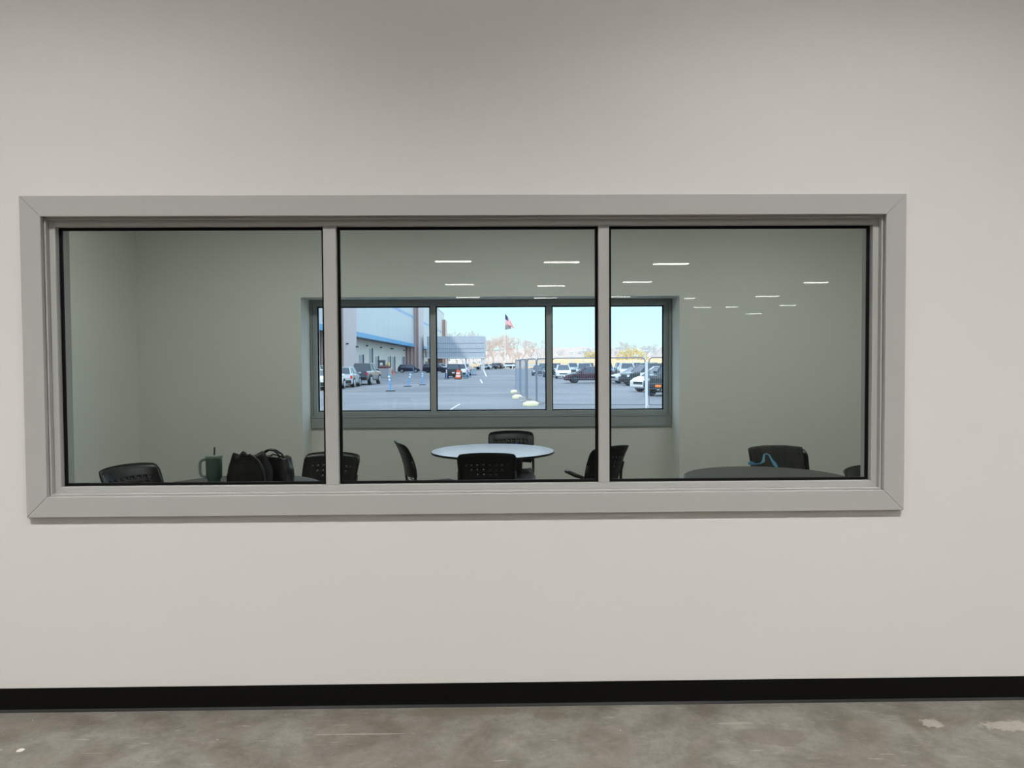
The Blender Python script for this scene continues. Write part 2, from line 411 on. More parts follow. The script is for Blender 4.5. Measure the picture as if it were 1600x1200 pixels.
for x, y, L in spec:
    d = ray(x, y); t_ = (ZL-CAM.z)/d.z; P = CAM+d*t_             # point in the mirror world
    Y = 2*GY-P.y
    if Y < HY+1: Y = HY+1
    o = proto if k == 0 else copy_tree(proto)
    o.location = (P.x, Y, ZL); o.scale = (L/1.2, 1, 1)
    lights.append((P.x, Y)); k += 1
    tag(o, 'white linear LED high bay light hanging over the hall, mirrored in the glass', 'ceiling light', 'hall lights mirrored in the window')
# the rows that light the wall itself
for (x, Y, pw, spr) in [(x, Y, pw, spr) for Y, pw, spr in ((-2.5, 1.55, 114), (-5.9, .20, 150)) for x in (-9.5, -5.8, -2.1, 1.6, 5.3, 9.0)]:
    o = copy_tree(proto); o.location = (x, Y, ZL); o.scale = (1, 1, 1)
    tag(o, 'white linear LED high bay light hanging over the near end of the hall', 'ceiling light', 'hall lights near the window wall')
    ld = bpy.data.lights.new('lamp', 'AREA'); ld.shape = 'RECTANGLE'; ld.size = 1.15; ld.size_y = .26
    ld.energy = LIGHT_PW*pw; ld.color = (1, .985, .955); ld.spread = math.radians(spr)
    lo = bpy.data.objects.new('lamp', ld); C.objects.link(lo); lo.parent = o; lo.location = (0, 0, -.012)
# unseen ceiling panels added to brighten the meeting room
for i, x in enumerate((-1.9, .35, 2.6)):
    t = empty('fill_panel', (x, 2.3, CZ)); tag(t, 'added fill light panel, unseen on the meeting room ceiling', 'ceiling light', 'added fill panels over the meeting room')
    new_obj('frame', frame_bm(-.6, .6, -.3, .3, .02, -.012, 0), M['fix'], t).rotation_euler = (-PI/2, 0, 0)
    new_obj('diffuser', bx(-.578, .578, -.278, .278, -.008, -.001), M['panel'], t)
    ld = bpy.data.lights.new('lamp', 'AREA'); ld.shape = 'RECTANGLE'; ld.size = 1.1; ld.size_y = .5
    ld.energy = ROOM_FILL_PW; ld.color = (.95, 1, .98)
    lo = bpy.data.objects.new('lamp', ld); C.objects.link(lo); lo.parent = t; lo.location = (0, 0, -.02)

# ------------------------------------------------------------ chairs
def chair_back_bm():
    bm = bmesh.new()
    W2, n, mrows = .225, 12, 8
    z0, z1 = .535, .813
    holes = set()
    for r, cnt in ((5, 8), (4, 6), (3, 4)):
        for c in range((n-cnt)//2, (n-cnt)//2+cnt): holes.add((c, r))
    def P(u, v):          # u -1..1, v 0..1
        wd = W2*(1-.06*(1-v)) * (1 - .10*max(0, .25-v)/.25)
        top = z0+(z1-z0)*v
        top += .022*(1-u*u)*v                                    # crown of the top edge
        y = -.055*(1-u*u) - .0*(v) - .10*v*v*.75 - .02*v           # wraps forward at the sides, leans back
        x = wd*math.sin(u*1.25)/math.sin(1.25)
        r = .96 if abs(u) > .99 and v > .99 else 1
        return Vector((x*r, y, top-(.006 if r < 1 else 0)))
    V = {}
    def gv(i, j):
        if (i, j) not in V: V[(i, j)] = bm.verts.new(P(-1+2*i/n, j/mrows))
        return V[(i, j)]
    for i in range(n):
        for j in range(mrows):
            c = [gv(i, j), gv(i+1, j), gv(i+1, j+1), gv(i, j+1)]
            if (i, j) in holes:
                hc = []
                for q in range(8):
                    a = math.radians(225+45*q)
                    hc.append(bm.verts.new(P(-1+2*(i+.5+.115*math.cos(a))/n, (j+.5+.115*math.sin(a))/mrows)))
                for s in range(4):
                    bm.faces.new((c[s], c[(s+1) % 4], hc[(2*s+2) % 8], hc[(2*s+1) % 8], hc[2*s]))
            else: bm.faces.new(c)
    return bm, P
def make_chair():
    t = empty('stacking_chair')
    bm, P = chair_back_bm()
    b = new_obj('backrest', bm, M['chair'], t, True)
    md = b.modifiers.new('thick', 'SOLIDIFY'); md.thickness = .009; md.offset = 0
    # seat shell
    s = bmesh.new(); g = {}
    n = 10
    for i in range(n+1):
        for j in range(n+1):
            u, v = -1+2*i/n, j/n
            rr = 1-.10*abs(u)**6*(abs(2*v-1)**4)
            x = .225*u*(1-.06*(1-v))*rr; y = .02+.44*v
            z = .448+.010*u*u-.012*math.sin(v*PI)-.03*max(0, v-.8)/.2*(v > .8)
            if v < .15: z += .03*((.15-v)/.15)**2
            g[i, j] = s.verts.new((x, y, z))
    for i in range(n):
        for j in range(n): s.faces.new((g[i, j], g[i+1, j], g[i+1, j+1], g[i, j+1]))
    so = new_obj('seat', s, M['chair'], t, True); md = so.modifiers.new('thick', 'SOLIDIFY'); md.thickness = .012; md.offset = -1
    for sx in (-1, 1):
        up = bmesh.new()
        tube(up, [(sx*.205, .06, .43), (sx*.213, -.01, .455), (sx*.214, -.018, .52), (sx*.212, -.022, .60), (sx*.212, -.045, .68)], .0125, 8)
        new_obj('upright', up, M['chair_metal'], t, True)
        for y0, y1 in ((.38, .45), (.06, -.02)):
            lg = bmesh.new(); tube(lg, [(sx*.205, y0, .435), (sx*.225, (y0+y1)/2, .25), (sx*.245, y1, .01)], .011, 8)
            lo = new_obj('leg', lg, M['chair_metal'], t, True)
            ft = bmesh.new(); lathe(ft, [(.013, 0), (.014, .006), (.013, .022)], 10, (sx*.245, y1)); new_obj('foot_cap', ft, M['gasket'], lo)
    fr = bmesh.new()
    tube(fr, [(-.205, .04, .432), (-.205, .40, .428), (.205, .40, .428), (.205, .04, .432)], .010, 8, True)
    new_obj('seat_frame', fr, M['chair_metal'], t, True)
    return t
def face_to(p, q): return math.atan2(q[1]-p[1], q[0]-p[0])-PI/2
chair0 = make_chair()
T1 = (-1.67, 4.58-3.2); T2 = (gx(769, 6.42).x, 6.42-3.2); T3 = (gx(1200, 4.80).x, 4.80-3.2)
def chair(px, dist, rz, label, first=False):
    o = chair0 if first else copy_tree(chair0)
    p = gx(px, dist); o.location = (p.x, p.y, 0); o.rotation_euler = (0, 0, rz)
    tag(o, label, 'chair', 'black stacking chairs in the meeting room'); return o
R = math.radians
c_front = chair(760, 5.62, R(0), 'black perforated chair with its back to the hall, in front of the middle round table', True)
c_far = chair(798, 7.12, R(180), 'black chair behind the middle round table holding a dark blue pouch, under the far window')
c_left = chair(643, 6.40, R(-72), 'black chair at the left side of the middle round table, seen side on')
c_right = chair(940, 6.0, R(40), 'black chair with an armrest right of the middle round table, half behind the mullion')
c_l1 = chair(214, 4.93, R(-116), 'black perforated chair left of the green tumbler, leftmost in the room')
c_l2 = chair(509, 5.48, R(168), 'black perforated chair right of the black bags, split by the left mullion')
c_r1 = chair(1222, 5.58, R(176), 'black chair carrying the black tote bag with blue straps, behind the right table')
c_r2 = chair(1377, 4.55, R(-150), 'black chair cut off by the right window frame, rightmost in the room')
# armrest of the right centre chair
bm = bmesh.new()
tube(bm, [(-.235, -.02, .585), (-.255, .05, .60), (-.258, .11, .615), (-.250, .17, .62)], [.012, .018, .018, .012], 8)
tube(bm, [(-.215, .02, .44), (-.245, .02, .52), (-.238, .0, .60)], .009, 8)
new_obj('armrest', bm, M['chair'], c_right, True)

# ------------------------------------------------------------ tables
def make_table():
    t = empty('round_table')
    bm = bmesh.new(); lathe(bm, [(.525, .722), (.533, .725), (.533, .7385), (.530, .741)], 72); new_obj('tabletop', bm, M['table'], t)
    bm = bmesh.new(); tp = [(.534, .7215), (.537, .724), (.537, .738), (.534, .7405)]
    rings = [[bm.verts.new((r*math.cos(2*PI*k/72), r*math.sin(2*PI*k/72), z)) for k in range(72)] for r, z in tp]
    for A, B in zip(rings, rings[1:]+rings[:1]):
        for k in range(72): bm.faces.new((A[k], A[(k+1) % 72], B[(k+1) % 72], B[k]))
    new_obj('edge_band', bm, M['table_edge'], t)
    bm = bmesh.new(); lathe(bm, [(.17, .7215), (.17, .712), (.04, .70), (.038, .09), (.05, .07), (.05, .05)][::-1], 24); new_obj('column', bm, M['chair_metal'], t)
    for k in range(4):
        a = PI/4+k*PI/2; bm = bmesh.new()
        tube(bm, [(.04*math.cos(a), .04*math.sin(a), .07), (.40*math.cos(a), .40*math.sin(a), .025)], [.028, .020], 8)
        new_obj('foot', bm, M['chair_metal'], t)
    return t
tb = make_table()
for i, (p, lab) in enumerate(((T1, 'round table on the left carrying the green tumbler and black bags'), (T2, 'round table in the middle, window shine painted into its pale top'), (T3, 'round table on the right in front of the tote bag chair'))):
    o = tb if i == 0 else copy_tree(tb)
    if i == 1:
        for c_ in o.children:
            if c_.name.startswith('tabletop'): c_.data = c_.data.copy(); c_.data.materials[0] = M['table_sheen']
    o.location = (p[0], p[1], 0); tag(o, lab, 'table', 'round meeting room tables')
TT = .741

# ------------------------------------------------------------ tumbler
p = gx(331.5, 4.36)
tm = empty('tumbler', (p.x, p.y, TT+.0005)); tag(tm, 'sage green tumbler with side handle and straw on the left table', 'tumbler')
bm = bmesh.new(); lathe(bm, [(.033, 0), (.036, .003), (.037, .085), (.040, .092), (.045, .100), (.047, .208), (.045, .212)], 40); new_obj('body', bm, M['green'], tm, True)
bm = bmesh.new(); lathe(bm, [(.046, .2125), (.0485, .214), (.0485, .226), (.045, .229)], 40); new_obj('lid', bm, M['green_lid'], tm)
bm = bmesh.new(); tube(bm, [(.003, 0, .2295), (.005, 0, .277)], .005, 10); new_obj('straw', bm, M['straw'], tm)
bm = bmesh.new(); tube(bm, [(-.043, 0, .204), (-.066, 0, .202), (-.080, 0, .190), (-.083, 0, .170), (-.081, 0, .130), (-.074, 0, .110), (-.060, 0, .104), (-.043, 0, .106)], .0085, 10)
new_obj('handle', bm, M['green_lid'], tm, True)

# ------------------------------------------------------------ bags on the left table
def soft_bag(name, wx, wy, h, gather, seed, nz=18, nu=48, sq=3.0, jag=.0):
    rnd = random.Random(seed); ph = [rnd.uniform(0, 6.28) for _ in range(8)]
    bm = bmesh.new(); rings = []
    for j in range(nz+1):
        v = j/nz; row = []
        for i in range(nu):
            a = 2*PI*i/nu; c, s = math.cos(a), math.sin(a)
            r = (abs(c)**sq+abs(s)**sq)**(-1/sq)
            bulge = 1+.06*math.sin(v*PI)
            g = 1-gather*max(0, v-.62)/.38
            k = max(0, v-.5)*2
            ruf = 1+.05*k*math.sin(a*9+ph[0])+.02*math.sin(a*5+ph[1]+v*6)+.012*math.sin(a*17+v*11+ph[2])
            z = h*v + k*k*(jag*math.sin(a*5+ph[3])+jag*.6*math.sin(a*11+ph[4]))
            row.append(bm.verts.new((wx/2*r*c*bulge*g*ruf, wy/2*r*s*bulge*g*ruf, max(.001, z))))
        rings.append(row)
    for A, B in zip(rings, rings[1:]):
        for k in range(nu): bm.faces.new((A[k], A[(k+1) % nu], B[(k+1) % nu], B[k]))
    bm.faces.new(rings[0][::-1])
    c = bm.verts.new((0, 0, h*.93))
    for k in range(nu): bm.faces.new((rings[-1][k], rings[-1][(k+1) % nu], c))
    return bm
p = gx(388, 4.34)
b1 = empty('drawstring_bag', (p.x, p.y, TT+.0005), R(6)); tag(b1, 'black nylon drawstring bag with gathered top, right beside the green tumbler', 'bag')
new_obj('body', soft_bag('b', .235, .13, .232, .22, 3, sq=2.6, jag=.012), M['bag'], b1, True)
bm = bmesh.new(); tube(bm, [(-.112, .0, .01), (-.132, 0, .06), (-.130, .0, .11), (-.115, 0, .16), (-.085, -.005, .195), (-.04, -.01, .225), (.01, -.02, .238)], .0045, 8); new_obj('strap', bm, M['bag_strap'], b1, True)
bm = bmesh.new(); tube(bm, [(.0, -.035, .225), (.03, -.06, .232), (.065, -.075, .205), (.092, -.086, .155), (.10, -.084, .08), (.10, -.080, .01)], .0065, 8); new_obj('strap', bm, M['bag_strap'], b1, True)
bm = bmesh.new(); tube(bm, [(-.05, -.03, .205), (-.02, -.055, .20), (.02, -.05, .212), (.05, -.03, .21)], .004, 8); new_obj('drawstring', bm, M['bag_strap'], b1, True)
p = gx(425, 4.60)
b2 = empty('handbag', (p.x, p.y, TT+.0005), R(-12)); tag(b2, 'black leather handbag with looped handles, behind the drawstring bag', 'bag')
new_obj('body', soft_bag('h', .215, .15, .185, .12, 11, sq=5.0, jag=.004), M['bag_strap'], b2, True)
for y in (-.03, .03):
    bm = bmesh.new(); tube(bm, [(-.085, y, .175), (-.070, y*.8, .21), (-.03, y*.5, .232), (.01, y*.4, .228), (.045, y*.6, .205), (.06, y, .175)], .006, 8); new_obj('handle', bm, M['bag_strap'], b2, True)
bm = bmesh.new(); tube(bm, [(-.09, -.07, .182), (-.03, -.078, .195), (.04, -.078, .192), (.095, -.065, .182)], .006, 8); new_obj('top_flap', bm, M['bag_strap'], b2, True)
bm = bmesh.new(); tube(bm, [(.0, -.05, .188), (.03, -.065, .212), (.06, -.05, .204), (.09, -.03, .188)], .005, 8); new_obj('strap', bm, M['bag_strap'], b2, True)

# pouch on the far chair
p = c_far.location
b3 = empty('pouch', (p.x+.02, p.y-.10, .462), 0); tag(b3, 'dark blue patterned pouch slouched on the chair behind the middle table', 'pouch')
new_obj('body', soft_bag('h', .16, .07, .22, .3, 21, jag=.012), M['bag'], b3, True)
bm = bmesh.new(); tube(bm, [(-.06, -.04, .24), (-.02, -.045, .275), (.01, -.045, .262), (.03, -.045, .285), (.06, -.04, .25)], .007, 8); new_obj('strap', bm, M['blue_item'], b3, True)

# ------------------------------------------------------------ tote bag draped on the right chair
ch = c_r1
t = empty('tote_bag', ch.location, ch.rotation_euler.z)
tag(t, 'black tote bag with light blue straps hung over the chair behind the right table', 'bag')
bmb, P = chair_back_bm(); bmb.free()
bm = bmesh.new(); nu, nv = 30, 14; g = {}
for i in range(nu+1):
    u = -.72+1.70*i/nu
    for j in range(nv+1):
        v = j/nv
        uu = max(-1, min(1, u)); base = P(uu, 1.0)
        if v < .72:
            q = P(uu, 1.0-.80*v/.72); off = .022+.008*math.sin(i*1.1+v*5)+.006*math.sin(i*.45+2)
            pt = Vector((q.x, q.y+off+.010*(v), q.z+.012*(v < .05)))
            if v < .12: pt.z = base.z+.012-.03*(v/.12)**2+.002*math.sin(i*.9)
        else:
            k2 = (v-.72)/.28
            pt = Vector((P(uu, .2).x, P(uu, .2).y+.045+.02*k2, P(uu, .2).z-.02*k2))
        pt.x += .004*math.sin(j*1.7)
        g[i, j] = bm.verts.new(pt)
for i in range(nu):
    for j in range(nv): bm.faces.new((g[i, j], g[i+1, j], g[i+1, j+1], g[i, j+1]))
o = new_obj('front_panel', bm, M['cloth'], t, True); md = o.modifiers.new('t', 'SOLIDIFY'); md.thickness = .004; md.offset = 1
bm = bmesh.new(); g = {}
for i in range(nu+1):
    u = -.72+1.70*i/nu; uu = max(-1, min(1, u))
    for j in range(6):
        v = j/5; q = P(uu, 1-.5*v)
        g[i, j] = bm.verts.new((q.x, q.y-.016-.004*math.sin(i*.8), q.z+.012*(1-v)))
for i in range(nu):
    for j in range(5): bm.faces.new((g[i, j], g[i+1, j], g[i+1, j+1], g[i, j+1]))
o = new_obj('back_panel', bm, M['cloth'], t, True); md = o.modifiers.new('t', 'SOLIDIFY'); md.thickness = .004; md.offset = -1
# local +x appears on the left from the hall
def ribbon(pts, wd):
    bm = bmesh.new(); rows = []
    for i, p in enumerate(pts):
        a = Vector(pts[max(0, i-1)]); b = Vector(pts[min(len(pts)-1, i+1)]); d = (b-a).normalized()
        s = d.cross(Vector((0, 1, 0))).normalized()*wd[i]/2; p = Vector(p)
        rows.append([bm.verts.new(p+s), bm.verts.new(p-s), bm.verts.new(p-s+Vector((0, -.003, 0))), bm.verts.new(p+s+Vector((0, -.003, 0)))])
    for A, B in zip(rows, rows[1:]):
        for k in range(4): bm.faces.new((A[k], A[(k+1) % 4], B[(k+1) % 4], B[k]))
    bm.faces.new(rows[0]); bm.faces.new(rows[-1][::-1]); return bm
YF = .042
def sx(px, py):   # photo pixel to tote local x,z
    w_ = at(px, py, ch.location.y-.04)-ch.location; a = -ch.rotation_euler.z
    return (w_.x*math.cos(a)-w_.y*math.sin(a), w_.z)
pts = [sx(*q) for q in ((1172, 726), (1177, 725), (1184, 726.5), (1191, 725.5), (1196, 722), (1198, 712), (1202, 710.5), (1206, 713), (1209, 720), (1213, 726), (1216, 731))]
def yoff(z): return -.02*0 + YF - .10*((z-.545)/.30)**2*.75 - .055*.8 + .012
pts3 = [(x, yoff(z)+.02, z) for x, z in pts]
new_obj('strap', ribbon(pts3, [.018, .03, .008, .010, .022, .012, .008, .010, .014, .026, .02]), M['blue_strap'], t)

# small conduit of the real place behind the camera: pallets and a shelf stand in the hall (mirrored faintly in the glass)
def make_pallet():
    bm = bmesh.new()
    for k in range(7): box(bm, -.5, .5, -.6+k*.183, -.6+k*.183+.10, .120, .138)
    for x in (-.5, -.045, .41): box(bm, x, x+.09, -.6, .6, .022, .119)
    for k in range(3): box(bm, -.5, .5, -.6+k*.55, -.6+k*.55+.10, 0, .021)
    return new_obj('pallet', bm, M['pallet'])
pal = make_pallet()
for k in range(8):
    o = pal if k == 0 else pal.copy()
    if k: C.objects.link(o)
    o.location = (3.3+.01*math.sin(k*3), -7.6, .139*k)
    tag(o, 'light wooden pallet in the stack mirrored faintly in the right pane', 'pallet', 'stacked pallets mirrored in the right pane')

# ------------------------------------------------------------ outside: ground
struct(new_obj('parking_lot', bx(-260, 420, OY+.31, 330, GZ-.3, GZ), M['asphalt']))
M['white_line'] = mat('worn white road paint', rgb(228, 230, 232), .7, 0, .1, 3)
def line(px0, py0, px1, py1, wd, label):
    a, b = gd(px0, py0), gd(px1, py1); d = (b-a).normalized(); s_ = Vector((-d.y, d.x, 0))*wd/2
    bm = bmesh.new(); z = Vector((0, 0, .006)); z2 = Vector((0, 0, .0005))
    q = [a+s_, b+s_, b-s_, a-s_]
    top = [bm.verts.new(v+z) for v in q]; bot = [bm.verts.new(v+z2) for v in q]
    bm.faces.new(top); bm.faces.new(bot[::-1])
    for i in range(4): bm.faces.new((top[i], bot[i], bot[(i+1) % 4], top[(i+1) % 4]))
    tag(new_obj('road_marking', bm, M['white_line']), label, 'road marking')
line(755.5, 577.8, 760, 588, .18, 'short white paint dash on the lot, right of the blue paired posts')
line(750.5, 593, 753.5, 598.5, .13, 'short white paint dash nearest the traffic barrel on the lot')
line(704, 640, 718, 631.5, .06, 'worn slanting white line on the asphalt in front of the middle pane')
line(764, 586.6, 806, 587.4, .2, 'long thin white line crossing the lot before the guard rail')
line(640, 584.3, 696, 584.9, .2, 'thin white line on the asphalt below the dark blue cars')

# ------------------------------------------------------------ outside: warehouse
M['clad'] = ribbed('pale blue grey wall cladding', rgb(196, 203, 208), 1, 6.0, .006, .45)
M['lower'] = mat('off white precast wall', rgb(206, 204, 196), .7, 0, .04, .4)
M['fascia'] = mat('bright blue fascia', rgb(84, 158, 205), .45)
M['stripe'] = mat('soft blue wall stripe', rgb(140, 178, 212), .5)
M['tower'] = ribbed('mauve brown ribbed cladding', rgb(178, 152, 146), 0, .9, .10)
M['tower_side'] = ribbed('pale mauve cladding', rgb(196, 184, 186), 1, .9, .03)
M['door'] = mat('grey steel door', rgb(150, 158, 166), .5)
M['dark_frame'] = mat('dark opening', rgb(70, 74, 80), .5)
M['soffit'] = mat('dark soffit', rgb(110, 110, 114), .7)
XU, XL, XT = -21.5, -23.6, -20.4
zs_ = lambda z: CAM.z+(z-CAM.z)*1.25
wh = empty('warehouse', (XU, 100, GZ)); tag(wh, 'long pale warehouse with blue fascia and mauve towers, left of the lot', 'building')
def wp(name, bm, m, par=None):
    o = new_obj(name, bm, m, par or wh); o.location = -wh.location if (par is None) else (0, 0, 0); return o
Y0, Y1 = 42-3.2, 281-3.2
ZF0, ZF1 = zs_(4.75), zs_(5.3)
wp('upper_wall', bx(-60, XU, Y0, Y1, ZF1+.02, zs_(16.2)), M['clad'])
wp('roof_edge', bx(-60.1, XU+.06, Y0-.1, Y1+.1, zs_(16.2)+.01, zs_(16.5)), M['stripe'])
wp('lower_wall', bx(-60, XL, Y0, Y1, GZ, ZF0), M['lower'])
wp('soffit', bx(XL+.01, XU-.06, Y0, Y1, ZF0-.05, ZF0+.1), M['soffit'])
wp('fascia', bx(XU-.05, XU+.12, Y0, Y1, ZF0-.05, ZF1), M['fascia'])
wp('wall_stripe', bx(XU+.002, XU+.03, Y0, Y1, zs_(10.3), zs_(10.75)), M['stripe'])
def dist_of(px, X):      # depth at which the plane x = X shows in photo column px
    r = ray(px, 560); return (X-CAM.x)/(r.x/r.y)
for a, b, top in ((536, 557, 17.0), (654, 662, 17.0), (692+4, 699, 14.2)):
    da, db = dist_of(a, XT), dist_of(b, XT)
    tw = wp('tower', bx(-25, XT, da-3.2, db-3.2, GZ, zs_(top)), M['tower'])
    wp('tower_side', bx(XT+.001, XT+.04, da-3.2+.4, db-3.2, GZ, zs_(top)-.02), M['tower_side'])
    wp('tower_trim', bx(XT-.3, XT+.06, da-3.25, da-3.2+.38, GZ, zs_(top)+.05), M['tower'])
for a, b, top, m_ in ((561, 566.5, 2.6, 'door'), (577, 581, 3.6, 'door'), (586.5, 590.5, 2.5, 'door'), (606, 609.5, 2.6, 'door'), (613, 616, 2.6, 'door'), (628, 630.5, 2.7, 'door'), (633, 635, 2.7, 'door')):
    da, db = dist_of(a, XL), dist_of(b, XL)
    d_ = wp('door', bx(XL+.001, XL+.05, da-3.2, db-3.2, GZ, zs_(top)), M[m_])
    o = new_obj('door_frame', bx(XL-.1, XL+.16, db-3.2, db-3.2+.5, GZ, zs_(top)+.15), M['dark_frame'], d_)
for px in (572, 594, 610, 612.5, 630):
    da = dist_of(px, XL)
    wp('wall_lamp', bx(XL+.001, XL+.35, da-3.2, da-3.2+.5, zs_(3.9), zs_(3.9)+.25), M['dark_frame'])
for px, pz in ((541, 3.5), (556.3, 3.3)):
    da = dist_of(px, XT+.05); wp('wall_lamp', bx(XT+.06, XT+.35, da-3.2, da-3.2+.3, zs_(pz), zs_(pz)+.22), M['dark_frame'])
for a, b in ((664, 668), (671, 677)):
    da, db = dist_of(a, XL), dist_of(b, XL)
    wp('window', bx(XL+.001, XL+.06, da-3.2, db-3.2, zs_(2.9), zs_(4.4)), M['dark_frame']); wp('window', bx(XL+.001, XL+.06, da-3.2, db-3.2, -.1, zs_(1.9)), M['dark_frame'])

# metal canopy hall at the end of the warehouse
M['canopy'] = ribbed('grey ribbed canopy cladding', rgb(182, 188, 198), 0, .55, .05)
M['seam'] = mat('blue grey seam', rgb(132, 142, 158), .5)
M['canopy_seam'] = mat('pale canopy seam', rgb(205, 208, 212), .5)
DC = 190-3.2
cl, cr = at(667, 540, DC).x, at(757, 540, DC).x
zt_, zb_ = at(720, 525.3, DC).z, at(720, 560, DC).z
cn = empty('loading_canopy', ((cl+cr)/2, DC, GZ)); tag(cn, 'grey ribbed metal canopy on posts beyond the parked cars', 'canopy')
def cp(name, bm, m): o = new_obj(name, bm, m, cn); o.location = -cn.location; return o
cp('cladding', bx(cl, cr, DC, DC+14, zb_+.3, zt_), M['canopy'])
for q in (.31, .55, .72): zz = zt_+(zb_-zt_)*q; cp('seam', bx(cl, cr, DC-.06, DC-.001, zz-.10, zz), M['seam'])
cp('lower_beam', bx(cl-.1, cr+.1, DC-.1, DC+14, zb_, zb_+.29), M['canopy_seam'])
for px in (699, 728, 753, 755.8):
    x = at(px, 565, DC).x; cp('post', bx(x-.17, x+.17, DC+.3, DC+.7, GZ, zb_-.001), M['canopy_seam'])
xw = at(690, 565, DC).x; cp('end_wall', bx(cl, xw, DC+2, DC+2.3, GZ, zb_-.001), M['tower'])

# loading dock block, planter, bin
M['conc_out'] = mat('grey concrete', rgb(168, 168, 170), .8, 0, .12, .8)
M['brick'] = mat('dark red debris', rgb(110, 72, 70), .9, 0, .3, 2)
pa, pb = gx(588, 93), gx(607.5, 93)
o = new_obj('concrete_block', bx(pa.x, pb.x, pa.y, pa.y+2.5, GZ, GZ+1.22, bev=.03), M['conc_out']); tag(o, 'long low grey concrete block beside the pickup truck', 'concrete block')
o = new_obj('soil_bed', soft_bag('s', (pb.x-pa.x)*.92, 2.2, .35, .4, 5, jag=.05), M['brick']); o.location = ((pa.x+pb.x)/2, pa.y+1.25, GZ+1.222); tag(o, 'dark red heap lying on the grey concrete block', 'heap')
q = gx(596.5, 99); bn = empty('dumpster', (q.x, q.y, GZ)); tag(bn, 'dark grey dumpster with pale label behind the concrete block', 'dumpster')
new_obj('body', bx(-.45, .45, -.4, .4, 0, 2.15, bev=.03), M['dark_frame'], bn)
new_obj('label_plate', bx(-.2, .2, -.43, -.402, 1.45, 1.95), M['white_line'], bn)
new_obj('rim', bx(-.5, .5, -.45, .45, 2.16, 2.28), M['dark_frame'], bn)
M['yellow'] = mat('yellow bollard paint', rgb(240, 205, 110), .5)
M['orange'] = mat('orange plastic', rgb(228, 96, 60), .5)
M['white_p'] = mat('white reflective band', rgb(240, 240, 240), .4)
for px, d_, h in ((607, 118, 2.0), (609, 108, 1.3)):
    p = gx(px, d_); bm = bmesh.new(); lathe(bm, [(.22, 0), (.22, h-.1), (.12, h)], 12); o = new_obj('bollard', bm, M['yellow']); o.location = p
    tag(o, 'yellow bollard %s by the warehouse doors' % ('taller and farther' if h > 1.5 else 'shorter and nearer'), 'bollard')
p = gx(613.3, 125); bm = bmesh.new(); lathe(bm, [(.35, 0), (.35, .06), (.22, .1), (.05, .9)], 12); o = new_obj('traffic_cone', bm, M['orange']); o.location = p; tag(o, 'small orange cone by the warehouse wall, right of the yellow bollards', 'traffic cone')

# ------------------------------------------------------------ delineator posts and barrel
M['post'] = mat('light blue post plastic', rgb(96, 158, 214), .5)
M['post_band'] = mat('pale reflective band', rgb(225, 232, 240), .35)
M['rubber'] = mat('black rubber', rgb(26, 28, 32), .7)
def make_post():
    t = empty('delineator_post')
    bm = bmesh.new(); box(bm, -.28, .28, -.28, .28, 0, .05, .015); new_obj('base', bm, M['rubber'], t)
    g = empty('tmp')
    bm = bmesh.new(); lathe(bm, [(.085, .051), (.085, .09), (.062, .12), (.050, 1.05), (.035, 1.10), (.05, 1.12), (.03, 1.14)], 14); new_obj('post', bm, M['post'], t, False)
    for z in (.72, .92):
        bm = bmesh.new(); lathe(bm, [(.066, z), (.064, z+.09)], 14); new_obj('reflective_band', bm, M['post_band'], t)
    bpy.data.objects.remove(g); return t
post0 = make_post()
posts = [(610.5, 611.3, 0, -6, 'nearest blue delineator post on its black base, leaning left'),
         (637, 603.8, 0, 14, 'blue delineator post leaning right beside the window mullion'),
         (660.3, 601.6, 0, 0, 'upright blue delineator post just left of the far window mullion'),
         (698, 592.3, 0, 0, 'pale thin delineator post in front of the black parked SUV'),
         (728.4, 591.3, 0, 0, 'blue delineator post right of the orange traffic barrel'),
         (733, 589.3, 0, 0, 'second blue delineator post right of the orange traffic barrel'),
         (645.8, 583.2, 0, 0, 'white delineator post in front of the dark blue hatchback'),
         (738.6, 586, 0, 0, 'left of two faint far blue posts by the white sedan'),
         (742.4, 585.6, 0, 0, 'right of two faint far blue posts by the white sedan')]
for i, (px, py, _, tilt, lab) in enumerate(posts):
    t = post0 if i == 0 else copy_tree(post0)
    p = gd(px, py); t.location = (p.x, p.y, GZ); tag(t, lab, 'delineator post', 'delineator posts in the lot')
    for c in t.children:
        if not c.name.startswith('base'):
            c.rotation_euler = (0, R(tilt), 0); c.location = (0, 0, .012 if abs(tilt) > 1 else 0)
p = gd(716, 592.6); br = empty('traffic_barrel', (p.x, p.y, GZ)); tag(br, 'orange and white banded traffic barrel behind the black SUV', 'traffic barrel')
bm = bmesh.new(); lathe(bm, [(.42, 0), (.42, .08), (.31, .1)], 20); new_obj('base', bm, M['rubber'], br)
for k, (z0, z1, m_) in enumerate(((.101, .30, 'orange'), (.301, .46, 'white_p'), (.461, .60, 'orange'), (.601, .76, 'white_p'), (.761, 1.0, 'orange'))):
    r = .31-.022*k; bm = bmesh.new(); lathe(bm, [(r, z0), (r-.012, z1)], 20); new_obj('band', bm, M[m_], br)
bm = bmesh.new(); tube(bm, [(-.12, 0, 1.0), (-.1, 0, 1.1), (.1, 0, 1.1), (.12, 0, 1.0)], .025, 8); new_obj('handle', bm, M['orange'], br)

